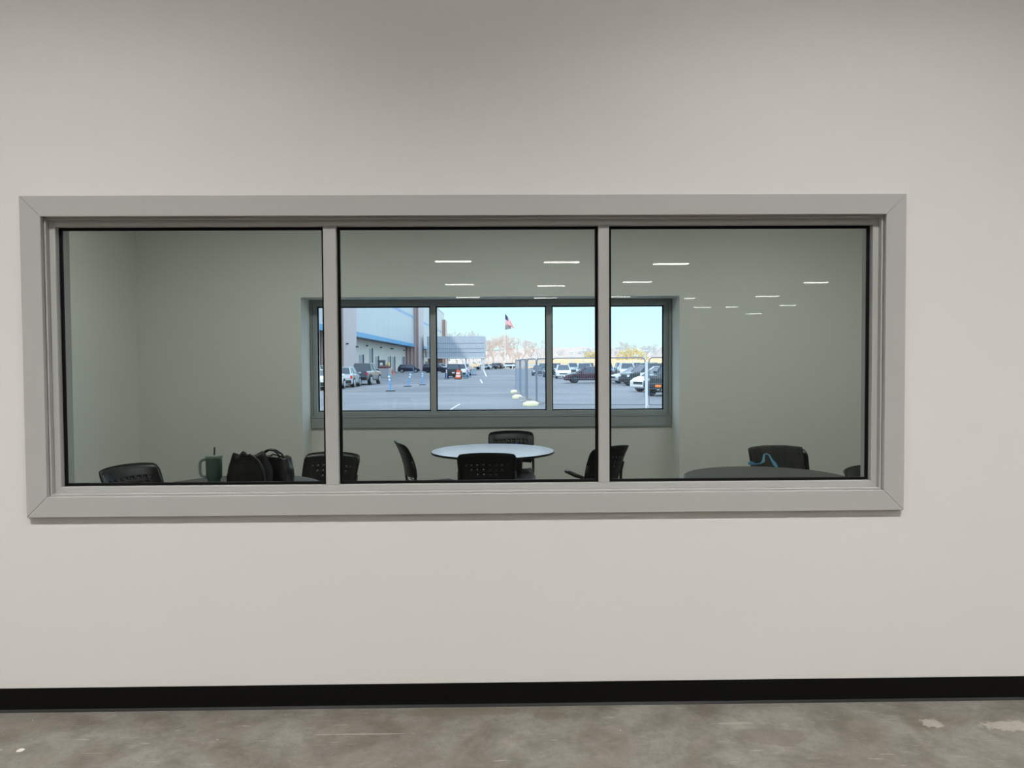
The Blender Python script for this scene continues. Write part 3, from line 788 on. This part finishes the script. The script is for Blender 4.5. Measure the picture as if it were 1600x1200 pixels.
# ------------------------------------------------------------ temporary fence
M['galv'] = mat('galvanised tube', rgb(120, 128, 138), .5, .2)
M['wire'] = mat('galvanised wire', rgb(150, 165, 185), .5, .2)
M['sand'] = mat('pale yellow sandbag', rgb(228, 228, 190), .8, 0, .1, 3)
def fence_panel(a, b, label, z1=2.02, dense=1.0):
    d_ = (b-a).normalized(); a = a+d_*.13; b = b-d_*.02; v = b-a; L = math.hypot(v.x, v.y); t = empty('temporary_fence', (a.x, a.y, GZ), math.atan2(v.y, v.x))
    r_ = .16; z0 = .14; P_ = [(.03, z0)] + [(.03, z1-r_)]
    P_ += [(.03+r_+r_*math.cos(math.radians(180-15*k)), z1-r_+r_*math.sin(math.radians(15*k))) for k in range(1, 7)]
    Q_ = [(L-x, z) for x, z in P_][::-1]
    bm = bmesh.new(); tube(bm, [(x, 0, z) for x, z in P_+Q_], .024, 8, True); new_obj('tube_frame', bm, M['galv'], t)
    bm = bmesh.new(); n = int(L/.075/dense)
    for i in range(1, n):
        x = L*i/n; top = z1-.02 if r_ < x < L-r_ else z1-r_+math.sqrt(max(0, r_*r_-(r_-min(x, L-x))**2))-.03
        tube(bm, [(x, 0, z0), (x, 0, top)], .0028, 3, cap=False)
    for i in range(1, 9): tube(bm, [(.04, .004, z0+(z1-z0)*i/9), (L-.04, .004, z0+(z1-z0)*i/9)], .0028, 3, cap=False)
    new_obj('wire_mesh', bm, M['wire'], t)
    bm = bmesh.new(); box(bm, -.07, .03, -.35, .35, 0, .13, .02); new_obj('foot_block', bm, M['rubber'] if dense > 1 else M['conc_out'], t)
    tag(t, label, 'temporary fence', 'temporary fence panels in the lot'); return t
fp = [gx(805.5, 46.5), gx(812, 43.4), gx(813.2, 40), gx(821, 37.5), gx(822.5, 34.6), gx(838, 33.0), gx(853, 30.9)]
labs = ['farthest of the wire fence panels receding from the sandbags', 'second farthest wire fence panel in the receding run', 'wire fence panel standing over the small middle sandbag', 'wire fence panel between the middle and near sandbags', 'wire fence panel rising right behind the near sandbag', 'wire fence panel joining the receding run to the straight run']
for i in range(6):
    fence_panel(fp[i], fp[i+1], labs[i])
f7, f8, f9 = gx(860, 30.2), gx(1010, 29.5), gx(1170, 29.0)
fence_panel(f7+Vector((-.1, .05, 0)), f8, 'long straight wire fence panel in front of the maroon sedan', 2.03)
fence_panel(f8+Vector((-.06, 0, 0)), f9, 'wire fence panel running on right of the pale fence post', 2.03)
bm = bmesh.new(); tube(bm, [(0, 0, .0), (0, 0, 1.86)], .055, 12)
po = new_obj('fence_post', bm, mat('pale fence post paint', rgb(205, 212, 220), .5)); p = gx(1010.3, 29.3); po.location = p; tag(po, 'pale thick post clamping two wire fence panels together', 'post')
for px, py, wx, seed, lab in ((830, 634.5, .66, 1, 'yellow sandbag, largest and nearest, on the asphalt by the fence'), (808.5, 623, .50, 2, 'yellow sandbag in the middle of three at the fence foot'), (803.5, 614.5, .40, 3, 'yellow sandbag farthest back at the fence foot')):
    p = gd(px, py); o = new_obj('sandbag', soft_bag('x', wx, .38, .20, .55, seed, sq=2.6, jag=.01), M['sand'], None, True); o.location = (p.x, p.y+.15, GZ+.001); o.rotation_euler = (0, 0, .1*seed)
    tag(o, lab, 'sandbag', 'yellow sandbags along the fence')
p0 = gx(860, 31.8)

# ------------------------------------------------------------ cars
M['car_glass'] = mat('dark car glass', rgb(52, 66, 80), .08, 0, 0, 1, spec=.8)
M['tyre'] = mat('tyre rubber', rgb(20, 21, 24), .7)
M['rim'] = mat('alloy rim', rgb(190, 195, 200), .3, .5)
M['rim_dark'] = mat('dark alloy rim', rgb(70, 74, 80), .3, .5)
M['trim_dark'] = mat('dark plastic trim', rgb(28, 30, 34), .5)
M['tail'] = mat('red tail lamp', rgb(215, 50, 50), .25)
M['headl'] = mat('headlamp lens', rgb(225, 232, 238), .15)
M['plate'] = mat('number plate', rgb(225, 225, 225), .4)
M['plate_o'] = mat('orange plate', rgb(238, 130, 60), .4)
def paint(name, r, g, b, rough=.25): return mat(name+' car paint', rgb(r, g, b), rough, .2, .0, 1, coat=.6)
K = {  # length, width, height, lower profile (x, z), greenhouse (xa, xb base; xc, xd roof), belt z
 'sedan': dict(L=4.85, W=1.85, H=1.45, hood=[(0, .62), (.02, .70), (.06, .77), (.16, .86), (.27, .93)], belt=.95, tail=[(.88, 1.03), (.97, 1.0), (1, .82)], gh=(.25, .93, .42, .74), wh=(.19, .80), wr=.34),
 'hatch': dict(L=4.3, W=1.8, H=1.58, hood=[(0, .62), (.02, .74), (.07, .86), (.15, .95), (.22, 1.0)], belt=1.02, tail=[(.93, 1.10), (.99, 1.02), (1, .75)], gh=(.18, .985, .40, .88), wh=(.18, .81), wr=.35),
 'suv': dict(L=4.75, W=1.92, H=1.74, hood=[(0, .62), (.01, .88), (.04, 1.0), (.14, 1.07), (.24, 1.10)], belt=1.12, tail=[(.96, 1.15), (.995, 1.05), (1, .75)], gh=(.23, .985, .36, .93), wh=(.19, .80), wr=.38),
 'pickup': dict(L=5.5, W=1.98, H=1.88, hood=[(0, .62), (.005, 1.0), (.03, 1.12), (.14, 1.16), (.25, 1.18)], belt=1.20, tail=[(.66, 1.20), (.995, 1.20), (1, .70)], gh=(.26, .66, .35, .62), wh=(.17, .78), wr=.42)}
def make_car(kind, pm, rim='rim', plate='plate'):
    k = K[kind]; L, W, H = k['L'], k['W'], k['H']; hw = W/2; zb = .26 if kind != 'pickup' else .38
    t = empty('car'); X = lambda f: L*(.5-f)
    prof = [(f, z) for f, z in k['hood']] + [(.35, k['belt']), (.5, k['belt']+.02), (.62 if kind == 'pickup' else .7, k['belt']+.03)] + k['tail']
    bm = bmesh.new(); rings = []
    for f, z in prof:
        tpr = 1 - .10*max(0, (.08-f)/.08)**1.5 - .06*max(0, (f-.93)/.07)**1.5
        w_ = hw*tpr; mz = zb+(z-zb)*.55
        lo_ = zb+(.10 if f < .02 or f > .99 else 0)
        rings.append([bm.verts.new((X(f), sy_*q, zz)) for sy_, lst in ((1, [(w_*.93, lo_), (w_, lo_+.12), (w_, mz), (w_*.985, z-.09), (w_*.90, z)]), (-1, [(w_*.90, z), (w_*.985, z-.09), (w_, mz), (w_, lo_+.12), (w_*.93, lo_)])) for q, zz in lst])
    for A, B in zip(rings, rings[1:]):
        for i in range(10): bm.faces.new((A[i], A[(i+1) % 10], B[(i+1) % 10], B[i]))
    bm.faces.new(rings[0]); bm.faces.new(rings[-1][::-1])
    new_obj('body', bm, pm, t)
    xa, xb, xc, xd = k['gh']; zb2 = k['belt']-.02; zr = H-.05; wb, wt = hw*.89, hw*.70
    def ring(f0, f1, w_, z, infl=0):
        return [(X(f0), -w_*.9, z), (X(f0+(f1-f0)*.12), -w_, z), (X(f1-(f1-f0)*.12), -w_, z), (X(f1), -w_*.9, z), (X(f1), w_*.9, z), (X(f1-(f1-f0)*.12), w_, z), (X(f0+(f1-f0)*.12), w_, z), (X(f0), w_*.9, z)]
    r0, r1 = ring(xa, xb, wb, zb2), ring(xc, xd, wt, zr)
    bm = bmesh.new(); a = [bm.verts.new(p) for p in r0]; b = [bm.verts.new(p) for p in r1]
    for i in range(8): bm.faces.new((a[i], a[(i+1) % 8], b[(i+1) % 8], b[i]))
    bm.faces.new(a[::-1]); bm.faces.new(b); new_obj('windows', bm, M['car_glass'], t)
    bm = bmesh.new(); lo2 = [bm.verts.new((p[0]*1.0, p[1]*1.04, p[2])) for p in r1]; mid = [bm.verts.new((p[0]+(.02 if i in (0, 7) else 0), p[1]*1.0, H-.012)) for i, p in enumerate(r1)]
    c2 = [bm.verts.new((p[0]*.96+.04*(X(xc)+X(xd))/2, p[1]*.8, H)) for p in r1]
    for A, B in ((lo2, mid), (mid, c2)):
        for i in range(8): bm.faces.new((A[i], A[(i+1) % 8], B[(i+1) % 8], B[i]))
    bm.faces.new(lo2[::-1]); bm.faces.new(c2); rf = new_obj('roof', bm, pm, t)
    for sy_ in (-1, 1):
        prs = [((X(xa), sy_*wb*.93), (X(xc), sy_*wt*.95)), ((X(xb), sy_*wb*.93), (X(xd), sy_*wt*.95)), ((X((xa*.45+xb*.55)), sy_*wb*1.0), (X(xc*.42+xd*.58), sy_*wt*1.01))]
        for p, q in prs:
            bm = bmesh.new(); tube(bm, [(p[0], p[1], zb2), (q[0], q[1], zr)], .045, 6); new_obj('pillar', bm, pm, t)
        bm = bmesh.new(); mx_ = X(xa+.06); box(bm, mx_-.09, mx_+.06, min(sy_*hw*.93, sy_*(hw+.16)), max(sy_*hw*.93, sy_*(hw+.16)), zb2+.03, zb2+.17, .03); new_obj('mirror', bm, pm, t)
        bm = bmesh.new(); box(bm, X(.0)-.30, X(0)+.004 - (0), min(sy_*hw*.52, sy_*hw*.88), max(sy_*hw*.52, sy_*hw*.88), k['hood'][1][1]-.17, k['hood'][1][1]-.02, .02); new_obj('headlamp', bm, M['headl'], t)
        zt2 = k['tail'][-2][1]; bm = bmesh.new(); box(bm, X(1)-.012, X(1)+.20, min(sy_*hw*.80, sy_*hw*.965), max(sy_*hw*.80, sy_*hw*.965), zt2-.34, zt2-.10, .02); new_obj('tail_lamp', bm, M['tail'], t)
        bm = bmesh.new(); box(bm, X(.72), X(.27), sy_*hw-(.02), sy_*hw+.02, zb, zb+.13, .01); new_obj('rocker_panel', bm, M['trim_dark'], t)
        for f in k['wh']:
            bm = bmesh.new(); n = 20; wr = k['wr']
            def disc(y0, y1, r): 
                A = [bm.verts.new((X(f)+r*math.cos(2*PI*i/n), y0, wr+r*math.sin(2*PI*i/n))) for i in range(n)]
                B = [bm.verts.new((X(f)+r*math.cos(2*PI*i/n), y1, wr+r*math.sin(2*PI*i/n))) for i in range(n)]
                for i in range(n): bm.faces.new((A[i], A[(i+1) % n], B[(i+1) % n], B[i]))
                bm.faces.new(A); bm.faces.new(B[::-1])
            y0, y1 = sorted((sy_*(hw-.24), sy_*(hw+.012))); disc(y0, y1, wr); wo = new_obj('wheel', bm, M['tyre'], t)
            bm = bmesh.new()
            for i in range(5):
                a_ = 2*PI*i/5; tube(bm, [(X(f), sy_*(hw+.02), wr), (X(f)+wr*.66*math.cos(a_), sy_*(hw+.02), wr+wr*.66*math.sin(a_))], .055, 5)
            tube(bm, [(X(f)+wr*.62*math.cos(2*PI*i/n), sy_*(hw+.015), wr+wr*.62*math.sin(2*PI*i/n)) for i in range(n)], .03, 5, True)
            new_obj('rim', bm, M[rim], wo)
            bm = bmesh.new(); pts = [(X(f)+(wr+.05)*math.cos(PI*i/12), sy_*(hw+.004), wr+(wr+.05)*math.sin(PI*i/12)) for i in range(13)]; tube(bm, pts, .035, 5); new_obj('wheel_arch', bm, M['trim_dark'], t)
    z1_ = k['hood'][0][1]
    new_obj('grille', bx(X(0)-.05, X(0)+.012, -hw*.5, hw*.5, z1_-.14, z1_+.02, bev=.01), M['trim_dark'], t)
    new_obj('bumper', bx(X(0)-.15, X(0)+.03, -hw*.86, hw*.86, zb+.06, z1_-.16, bev=.03), M['trim_dark'] if kind in ('suv', 'pickup') else pm, t)
    new_obj('bumper', bx(X(1)-.03, X(1)+.15, -hw*.88, hw*.88, zb+.06, zb+.32, bev=.03), M['trim_dark'], t)
    new_obj('number_plate', bx(X(1)-.045, X(1)-.032, -.16, .16, zb+.36, zb+.48), M[plate], t)
    if plate == 'plate_o': new_obj('number_plate', bx(X(0)+.013, X(0)+.04, -.17, .17, z1_-.12, z1_+.02), M[plate], t)
    return t
PT = {'white': paint('white', 232, 236, 238), 'silver': paint('silver', 178, 188, 194), 'grey': paint('grey', 88, 96, 104), 'black': paint('black', 24, 27, 32),
      'navy': paint('navy', 36, 44, 68), 'maroon': paint('maroon', 66, 38, 48), 'bluegrey': paint('blue grey', 110, 140, 165), 'green': paint('dark green', 42, 56, 54)}
protos = {}
def car(kind, col, x, dist, head, label, rim='rim', plate='plate', name=None, grp=None):
    key = (kind, col, rim, plate)
    if key in protos: o = copy_tree(protos[key])
    else: o = protos[key] = make_car(kind, PT[col], rim, plate)
    o.name = {'sedan': 'sedan', 'hatch': 'hatchback', 'suv': 'sport_utility_vehicle', 'pickup': 'pickup_truck'}[kind]
    o.location = (x, dist-3.2, GZ); o.rotation_euler = (0, 0, R(head)); tag(o, label, 'pickup truck' if kind == 'pickup' else 'car', grp); return o
cxp = lambda px, d: gx(px, d).x
N_ = 90   # nose away from the window
car('suv', 'black', -14.45, 57.5, N_, 'black SUV at the far left edge of the outer window', plate='plate')
car('sedan', 'white', -12.55, 53.2, N_, 'white sedan emerging right of the near left mullion')
car('hatch', 'silver', -12.4, 58.9, N_+2, 'silver hatchback with dark rear window between sedan and pickup')
car('pickup', 'grey', -12.1, 65.2, N_-3, 'dark grey pickup truck with red tail lamp left of the concrete block')
car('hatch', 'navy', cxp(639, 147), 147, 2, 'navy blue hatchback parked side on before the warehouse doors', 'rim')
car('suv', 'navy', cxp(680.5, 142), 142, -4, 'navy blue car half hidden by the far window mullion', 'rim_dark')
car('suv', 'black', cxp(706.5, 90)+.1, 91.5, N_+2, 'black SUV seen from behind next to the orange barrel')
car('suv', 'white', cxp(719, 99), 99.5, N_+2, 'white SUV right behind the black SUV')
car('suv', 'silver', cxp(725, 108), 108.5, N_+2, 'silver SUV at the front end of the queue by the barrel')
car('suv', 'white', cxp(689, 160), 160, 10, 'white car behind the navy car under the canopy')
car('sedan', 'white', cxp(755, 205), 207, 176, 'white sedan parked side on below the canopy corner', 'rim_dark')
for i, (px, d_, kd, cl_, lab) in enumerate(((767, 214, 'sedan', 'grey', 'grey car half behind the white sedan near the canopy corner'), (774, 222, 'suv', 'green', 'dark green car before the trees right of the canopy'), (794, 235, 'suv', 'bluegrey', 'blue grey car parked by the flagpole'))):
    car(kd, cl_, cxp(px, d_), d_, 170-10*i, lab, 'rim_dark')
# behind the mesh fence
car('sedan', 'maroon', cxp(880, 64.5)+2.5, 65.4, 180, 'maroon sedan parked side on behind the straight fence panel', 'rim_dark')
W1 = -90
car('suv', 'black', cxp(862, 92), 94, W1-4, 'black SUV facing the window beside the far window mullion')
car('hatch', 'white', cxp(880, 85), 85, W1-4, 'white hatchback facing the window left of the maroon sedan')
car('suv', 'silver', cxp(913, 85), 85, W1-6, 'silver SUV with dark windows right behind the maroon sedan')
car('suv', 'bluegrey', cxp(946, 85), 85, W1-5, 'blue grey SUV behind the near right mullion, beyond the maroon sedan')
car('suv', 'white', cxp(979, 85), 85, W1-5, 'white SUV just right of the near right mullion')
car('suv', 'silver', cxp(1012, 85), 85, W1-5, 'silver SUV with dark side windows above the silver sedan')
car('sedan', 'silver', cxp(957, 61)+2.55, 63.0, 180+16, 'silver sedan nose left between maroon sedan and black SUV')
car('suv', 'black', cxp(970, 56)+2.6, 57.6, 180+19, 'black SUV with bright alloy wheels behind the fence post')
car('hatch', 'white', cxp(995, 44)+2.15, 45.9, 180+27, 'white hatchback nose left behind the pale fence post')
car('pickup', 'black', cxp(1020, 39)+2.0, 41.2, 180+52, 'black pickup truck with orange plate at the right window edge', plate='plate_o')
for i, (px, d_, cl_, kd, lab) in enumerate(((842, 104, 'black', 'sedan', 'black car seen through the receding fence panels'), (849, 118, 'white', 'suv', 'white car seen through the receding fence panels'), (870, 122, 'white', 'suv', 'white SUV in the back row behind the black SUV'), (895, 122, 'silver', 'suv', 'silver SUV in the back row above the white hatchback'), (920, 124, 'navy', 'suv', 'navy SUV in the back row above the maroon sedan hood'), (945, 124, 'white', 'suv', 'white SUV in the back row above the maroon sedan roof'), (970, 124, 'bluegrey', 'suv', 'blue grey SUV in the back row right of the mullion'), (995, 124, 'white', 'suv', 'white SUV in the back row above the silver SUV'), (1020, 122, 'grey', 'suv', 'grey SUV in the back row left of the fence post'), (1045, 122, 'silver', 'suv', 'silver SUV in the back row right of the fence post'))):
    car(kd, cl_, cxp(px, d_), d_, W1-4, lab, 'rim_dark')

# ------------------------------------------------------------ guard rail, flag, lot lamps
M['rail'] = mat('white guard rail', rgb(222, 226, 230), .5)
gr = empty('guard_rail', gx(775, 232)); tag(gr, 'long white guard rail at the back edge of the lot', 'guard rail')
xa_, xb_ = gx(757, 232).x-gr.location.x, gx(845, 232).x-gr.location.x
new_obj('rail', bx(xa_, xb_, -.05, .05, .75, 1.25, bev=.02), M['rail'], gr)
n_ = 9
for i in range(n_):
    x = xa_+(xb_-xa_)*i/(n_-1); new_obj('post', bx(x-.15, x+.15, .06, .3, 0, 1.3), M['rail'], gr)
M['lawn'] = mat('dull verge grass', rgb(120, 122, 100), .9, 0, .3, .3)
fd = 262
p = gx(789.3, fd); fl = empty('flagpole', p); tag(fl, 'tall thin white flagpole beyond the lot', 'flagpole')
zt3 = at(789.3, 484, fd-3.2).z-GZ
bm = bmesh.new(); tube(bm, [(0, 0, 0), (0, 0, zt3)], [.16, .07], 10); new_obj('pole', bm, M['rail'], fl)
bm = bmesh.new(); lathe(bm, [(.02, zt3), (.16, zt3+.1), (.16, zt3+.25), (.02, zt3+.35)], 10); new_obj('finial', bm, M['rail'], fl)
def flagmat():
    m = mat('striped flag', rgb(250, 250, 250), .8); n = m.node_tree; b = n.nodes['Principled BSDF']
    uv = n.nodes.new('ShaderNodeTexCoord'); s_ = n.nodes.new('ShaderNodeSeparateXYZ'); n.links.new(uv.outputs['UV'], s_.inputs[0])
    def mth(op, a, v, w_=None):
        q = n.nodes.new('ShaderNodeMath'); q.operation = op
        n.links.new(a, q.inputs[0])
        if hasattr(v, 'type'): n.links.new(v, q.inputs[1])
        else: q.inputs[1].default_value = v
        return q.outputs[0]
    st = mth('LESS_THAN', mth('MODULO', mth('MULTIPLY', s_.outputs[1], 13), 2.0), 1.0)
    mx = n.nodes.new('ShaderNodeMixRGB'); mx.inputs[1].default_value = rgb(245, 245, 245); mx.inputs[2].default_value = rgb(215, 60, 80); n.links.new(st, mx.inputs[0])
    ca = mth('MULTIPLY', mth('LESS_THAN', s_.outputs[0], .4), mth('GREATER_THAN', s_.outputs[1], 6/13))
    m2 = n.nodes.new('ShaderNodeMixRGB'); m2.inputs[2].default_value = rgb(50, 62, 110); n.links.new(ca, m2.inputs[0]); n.links.new(mx.outputs[0], m2.inputs[1])
    n.links.new(m2.outputs[0], b.inputs['Base Color']); return m
def flag(name, corners, material, label, y):
    # corners: hoist top, fly top, fly bottom, hoist bottom in photo pixels; the cloth hangs folded
    P4 = [at(*c, y) for c in corners]; bm = bmesh.new(); uvl = bm.loops.layers.uv.new('uv'); g = {}
    nu, nv = 14, 8
    for i in range(nu+1):
        for j in range(nv+1):
            u, v = i/nu, j/nv
            p = P4[3]*(1-u)*(1-v)+P4[2]*u*(1-v)+P4[0]*(1-u)*v+P4[1]*u*v
            p = p+Vector((0, .35*math.sin(u*9+v*2), .12*math.sin(u*11)*u)); g[i, j] = bm.verts.new(p)
    for i in range(nu):
        for j in range(nv):
            f = bm.faces.new((g[i, j], g[i+1, j], g[i+1, j+1], g[i, j+1]))
            for l, (a, b) in zip(f.loops, ((i, j), (i+1, j), (i+1, j+1), (i, j+1))): l[uvl].uv = (a/nu, b/nv)
    o = new_obj(name, bm, material, None, True); md = o.modifiers.new('t', 'SOLIDIFY'); md.thickness = .03
    tag(o, label, 'flag')
flag('flag', ((789.4, 490), (799, 503), (803.5, 513), (789.4, 506)), flagmat(), 'red, white and blue striped flag drooping from the flagpole', fd-3.2)
flag('flag', ((789.4, 507.5), (799, 508.5), (798, 514), (789.4, 515)), mat('black and white flag', rgb(150, 152, 158), .8, 0, .5, .8), 'small black and white flag hanging under the striped flag', fd-3.2)

# ------------------------------------------------------------ land and trees beyond
M['field'] = mat('dry orange grass', rgb(226, 186, 138), .9, 0, .18, .06)
M['wood'] = mat('winter woodland hillside', rgb(202, 180, 166), .95, 0, .22, .05)
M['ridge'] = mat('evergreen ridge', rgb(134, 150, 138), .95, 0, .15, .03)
def land(name, y0, y1, x0, x1, hf, material, label, n=60, mrow=14, rag=0):
    rnd = random.Random(4); bm = bmesh.new(); g = {}
    for i in range(n+1):
        for j in range(mrow+1):
            x = x0+(x1-x0)*i/n; v = j/mrow; y = y0+(y1-y0)*v
            g[i, j] = bm.verts.new((x, y, GZ+hf(x, v)+rag*v*rnd.uniform(-1, 1)))
    for i in range(n):
        for j in range(mrow): bm.faces.new((g[i, j], g[i+1, j], g[i+1, j+1], g[i, j+1]))
    o = new_obj(name, bm, material, None, True); struct(o); return o
land('field', 230, 335, -40, 240, lambda x, v: -.1+3.7*v**.8*min(1, max(0, (x+30)/60)), M['field'], '')
land('hillside_woods', 336, 640, -260, 420, lambda x, v: -.4+2.5*min(1, max(0, (x+30)/60))+11.5*v*(1+.05*math.sin(x*.03)+.04*math.sin(x*.11)), M['wood'], '', 120, 24, 1.1)
land('hillside_ridge', 641, 1000, -420, 620, lambda x, v: 8+ (9.5+2.5*math.sin(x*.006+.9)+.8*math.sin(x*.05))*v**.6, M['ridge'], '', 140, 14, .9)
def hedge(px0, px1, d, h, material, label):
    a, b = gx(px0, d), gx(px1, d); rnd = random.Random(int(px0)); bm = bmesh.new()
    L = b.x-a.x; n = int(L/.35)
    for i in range(n*3):
        x = rnd.uniform(0, L); z = rnd.uniform(0, h); y = rnd.uniform(-1, 1); s = rnd.uniform(.15, .4)
        q = [Vector((x, y, z))+Vector((rnd.uniform(-s, s), rnd.uniform(-s, s), rnd.uniform(-s, s))) for _ in range(3)]
        q = [Vector((v.x, v.y, max(.01, v.z))) for v in q]
        bm.faces.new([bm.verts.new(v) for v in q])
    o = new_obj('hedge', bm, material); o.location = a; tag(o, label, 'hedge')
M['leaf'] = mat('dull green foliage', rgb(104, 112, 88), .9, 0, .3, .4)
M['leaf_brown'] = mat('brown russet foliage', rgb(176, 140, 112), .9, 0, .3, .4)
M['gold'] = mat('golden winter foliage', rgb(214, 200, 152), .9, 0, .2, .4)
hedge(699, 757, 240, 3.2, M['leaf'], 'green hedge seen under the grey canopy')
hedge(757, 806, 243, 1.9, M['leaf'], 'low green hedge behind the guard rail')
hedge(806, 850, 243, 1.6, M['leaf_brown'], 'low brown hedge behind the fence panels at the guard rail end')
M['twig'] = mat('haze paled branches', rgb(212, 196, 190), .9)  # distance haze painted in as a pale branch colour
M['twig_far'] = mat('haze greyed branches', rgb(200, 200, 200), .9)  # light grey stands in for haze on these branches
def bare_tree(h, spread, seed, material, thick=1.0, depth=5):
    rnd = random.Random(seed); bm = bmesh.new()
    def grow(p, d, L, r, k):
        q = p+d*L; mid = p+d*L*.5+Vector((rnd.uniform(-1, 1), rnd.uniform(-1, 1), 0))*L*.05
        tube(bm, [p, mid, q], [r, r*.85, r*.65], 4 if k > 2 else 3, cap=False)
        if k == 0: return
        for i in range(3 if k > 1 else 4):
            a = rnd.uniform(0, 2*PI); s = rnd.uniform(.35, .75)*spread
            nd = (d+Vector((math.cos(a)*s, math.sin(a)*s, rnd.uniform(-.1, .25)))).normalized()
            grow(p+d*L*rnd.uniform(.55, 1), nd, L*rnd.uniform(.62, .82), max(r*.58, .028*thick), k-1)
    grow(Vector((0, 0, -.3)), Vector((0, 0, 1)), h*.26, .22*thick, depth)
    return bm
tp_ = []
for sdd, m_ in ((1, 'twig'), (2, 'twig'), (3, 'twig_far'), (4, 'twig_far')):
    bm = bare_tree(14, 1.0, sdd, M[m_], 1.0); me = bpy.data.meshes.new('bare_tree'); bm.to_mesh(me); bm.free(); me.materials.append(M[m_])
    zmax = max(v.co.z for v in me.vertices); tp_.append((me, zmax))
trees = [(700, 515, 300, 2), (712, 514, 310, 3), (722, 516, 305, 2), (733, 518, 300, 3), (745, 516, 312, 2), (763, 528, 285, 0), (771, 525, 275, 1), (779, 524, 290, 0), (787, 530, 280, 1), (797, 520, 272, 0), (806, 526, 280, 1), (816, 529, 290, 0), (824, 536, 284, 1), (840, 528, 300, 2), (833, 545, 320, 3), (848, 542, 310, 2), (772, 545, 262, 1), (786, 548, 264, 0), (800, 546, 262, 1), (812, 548, 266, 0), (762, 550, 258, 1),
         (962, 540, 330, 2), (970, 538, 335, 3), (980, 536, 330, 2), (988, 529, 340, 3), (997, 536, 334, 2), (1006, 537, 332, 3), (1014, 534, 338, 2), (1022, 536, 333, 3), (1031, 539, 330, 2), (1040, 538, 334, 3), (872, 546, 420, 2), (900, 545, 430, 3), (918, 543, 425, 2), (929, 541, 415, 3), (955, 543, 360, 2)]
for i, (px, py, d, k) in enumerate(trees):
    me, zm = tp_[k]; o = bpy.data.objects.new('bare_tree', me); C.objects.link(o); d += 20*(i % 6); p = gx(px, d)
    h = at(px, py, d-3.2).z-GZ; sc = h/zm; o.location = p; o.scale = (sc*1.05, sc*1.05, sc); o.rotation_euler = (0, 0, i*1.3)
    if px < 750: lab, g = 'grey bare tree whose crown rises above the canopy roof', 'bare trees above the canopy'
    elif px < 832 and py < 540: lab, g = 'tall pale bare tree near the flagpole', 'tall pale bare trees around the flagpole'
    elif px < 832: lab, g = 'smaller pinkish bare tree before the tall trees by the flagpole', 'small bare trees by the guard rail'
    elif px < 860: lab, g = 'grey bare tree standing above the wire fence panels', 'bare trees above the fence'
    elif px < 950: lab, g = 'small bare tree on the ridge beyond the maroon sedan', 'bare trees on the ridge'
    else: lab, g = 'grey bare tree behind the golden bushes at the field edge', 'bare trees at the field edge'
    if px == 840: lab, g = 'tallest grey bare tree standing alone above the wire fence panels', None
    tag(o, lab, 'tree', g)
def bush(px, py, d, wd, material, label, grp):
    p = gx(px, d); h = at(px, py, d-3.2).z-GZ; rnd = random.Random(int(px*7)); bm = bmesh.new()
    for i in range(420):
        a, b_ = rnd.uniform(0, 2*PI), math.acos(rnd.uniform(-.3, 1)); r = rnd.uniform(.6, 1)
        c = Vector((wd*r*math.sin(b_)*math.cos(a), wd*r*math.sin(b_)*math.sin(a), h*.5+h*.5*r*math.cos(b_))); s = .45
        bm.faces.new([bm.verts.new(c+Vector((rnd.uniform(-s, s), rnd.uniform(-s, s), rnd.uniform(-s, s)))) for _ in range(3)])
    o = bpy.data.objects.new('bushy_tree', None); o.empty_display_size = .1; C.objects.link(o); o.location = p
    new_obj('foliage', bm, material, o); bm = bmesh.new(); tube(bm, [(0, 0, 0), (0, 0, h*.6)], [.25, .12], 6); new_obj('trunk', bm, M['twig'], o)
    tag(o, label, 'tree', grp)
for kk, (px, py, wd) in enumerate(((972, 546, 2.6), (983, 543, 3.0), (993, 544, 2.4), (1003, 547, 2.8), (918, 548, 2.2), (926, 549, 2.0))):
    bush(px, py, (312 if px > 950 else 345)+9*(kk % 3), wd, M['gold'], 'golden leafed tree at the edge of the %s' % ('dry field above the black SUV' if px > 950 else 'woods beyond the maroon sedan'), 'golden trees ' + ('right' if px > 950 else 'left') + ' of the mullion')
# lamp standards in the lot
for px, d, y_top, lab in ((862+31, 150, 551, 'thin white lamp post in the lot, left of the golden trees'), (911, 150, 549, 'thin white lamp post above the maroon sedan roof'), (993.5, 165, 556, 'thin white lamp post above the silver SUV'), (1008.5, 150, 549, 'white lamp post directly behind the pale fence post')):
    p = gx(px, d); h = at(px, y_top, d-3.2).z-GZ; o = empty('lamp_post', p); tag(o, lab, 'lamp post')
    bm = bmesh.new(); tube(bm, [(0, 0, 0), (0, 0, h)], [.13, .09], 8); new_obj('pole', bm, M['rail'], o)
    bm = bmesh.new(); box(bm, -.55, .55, -.2, .2, h+.001, h+.22, .03); new_obj('lamp_head', bm, M['rail'], o)
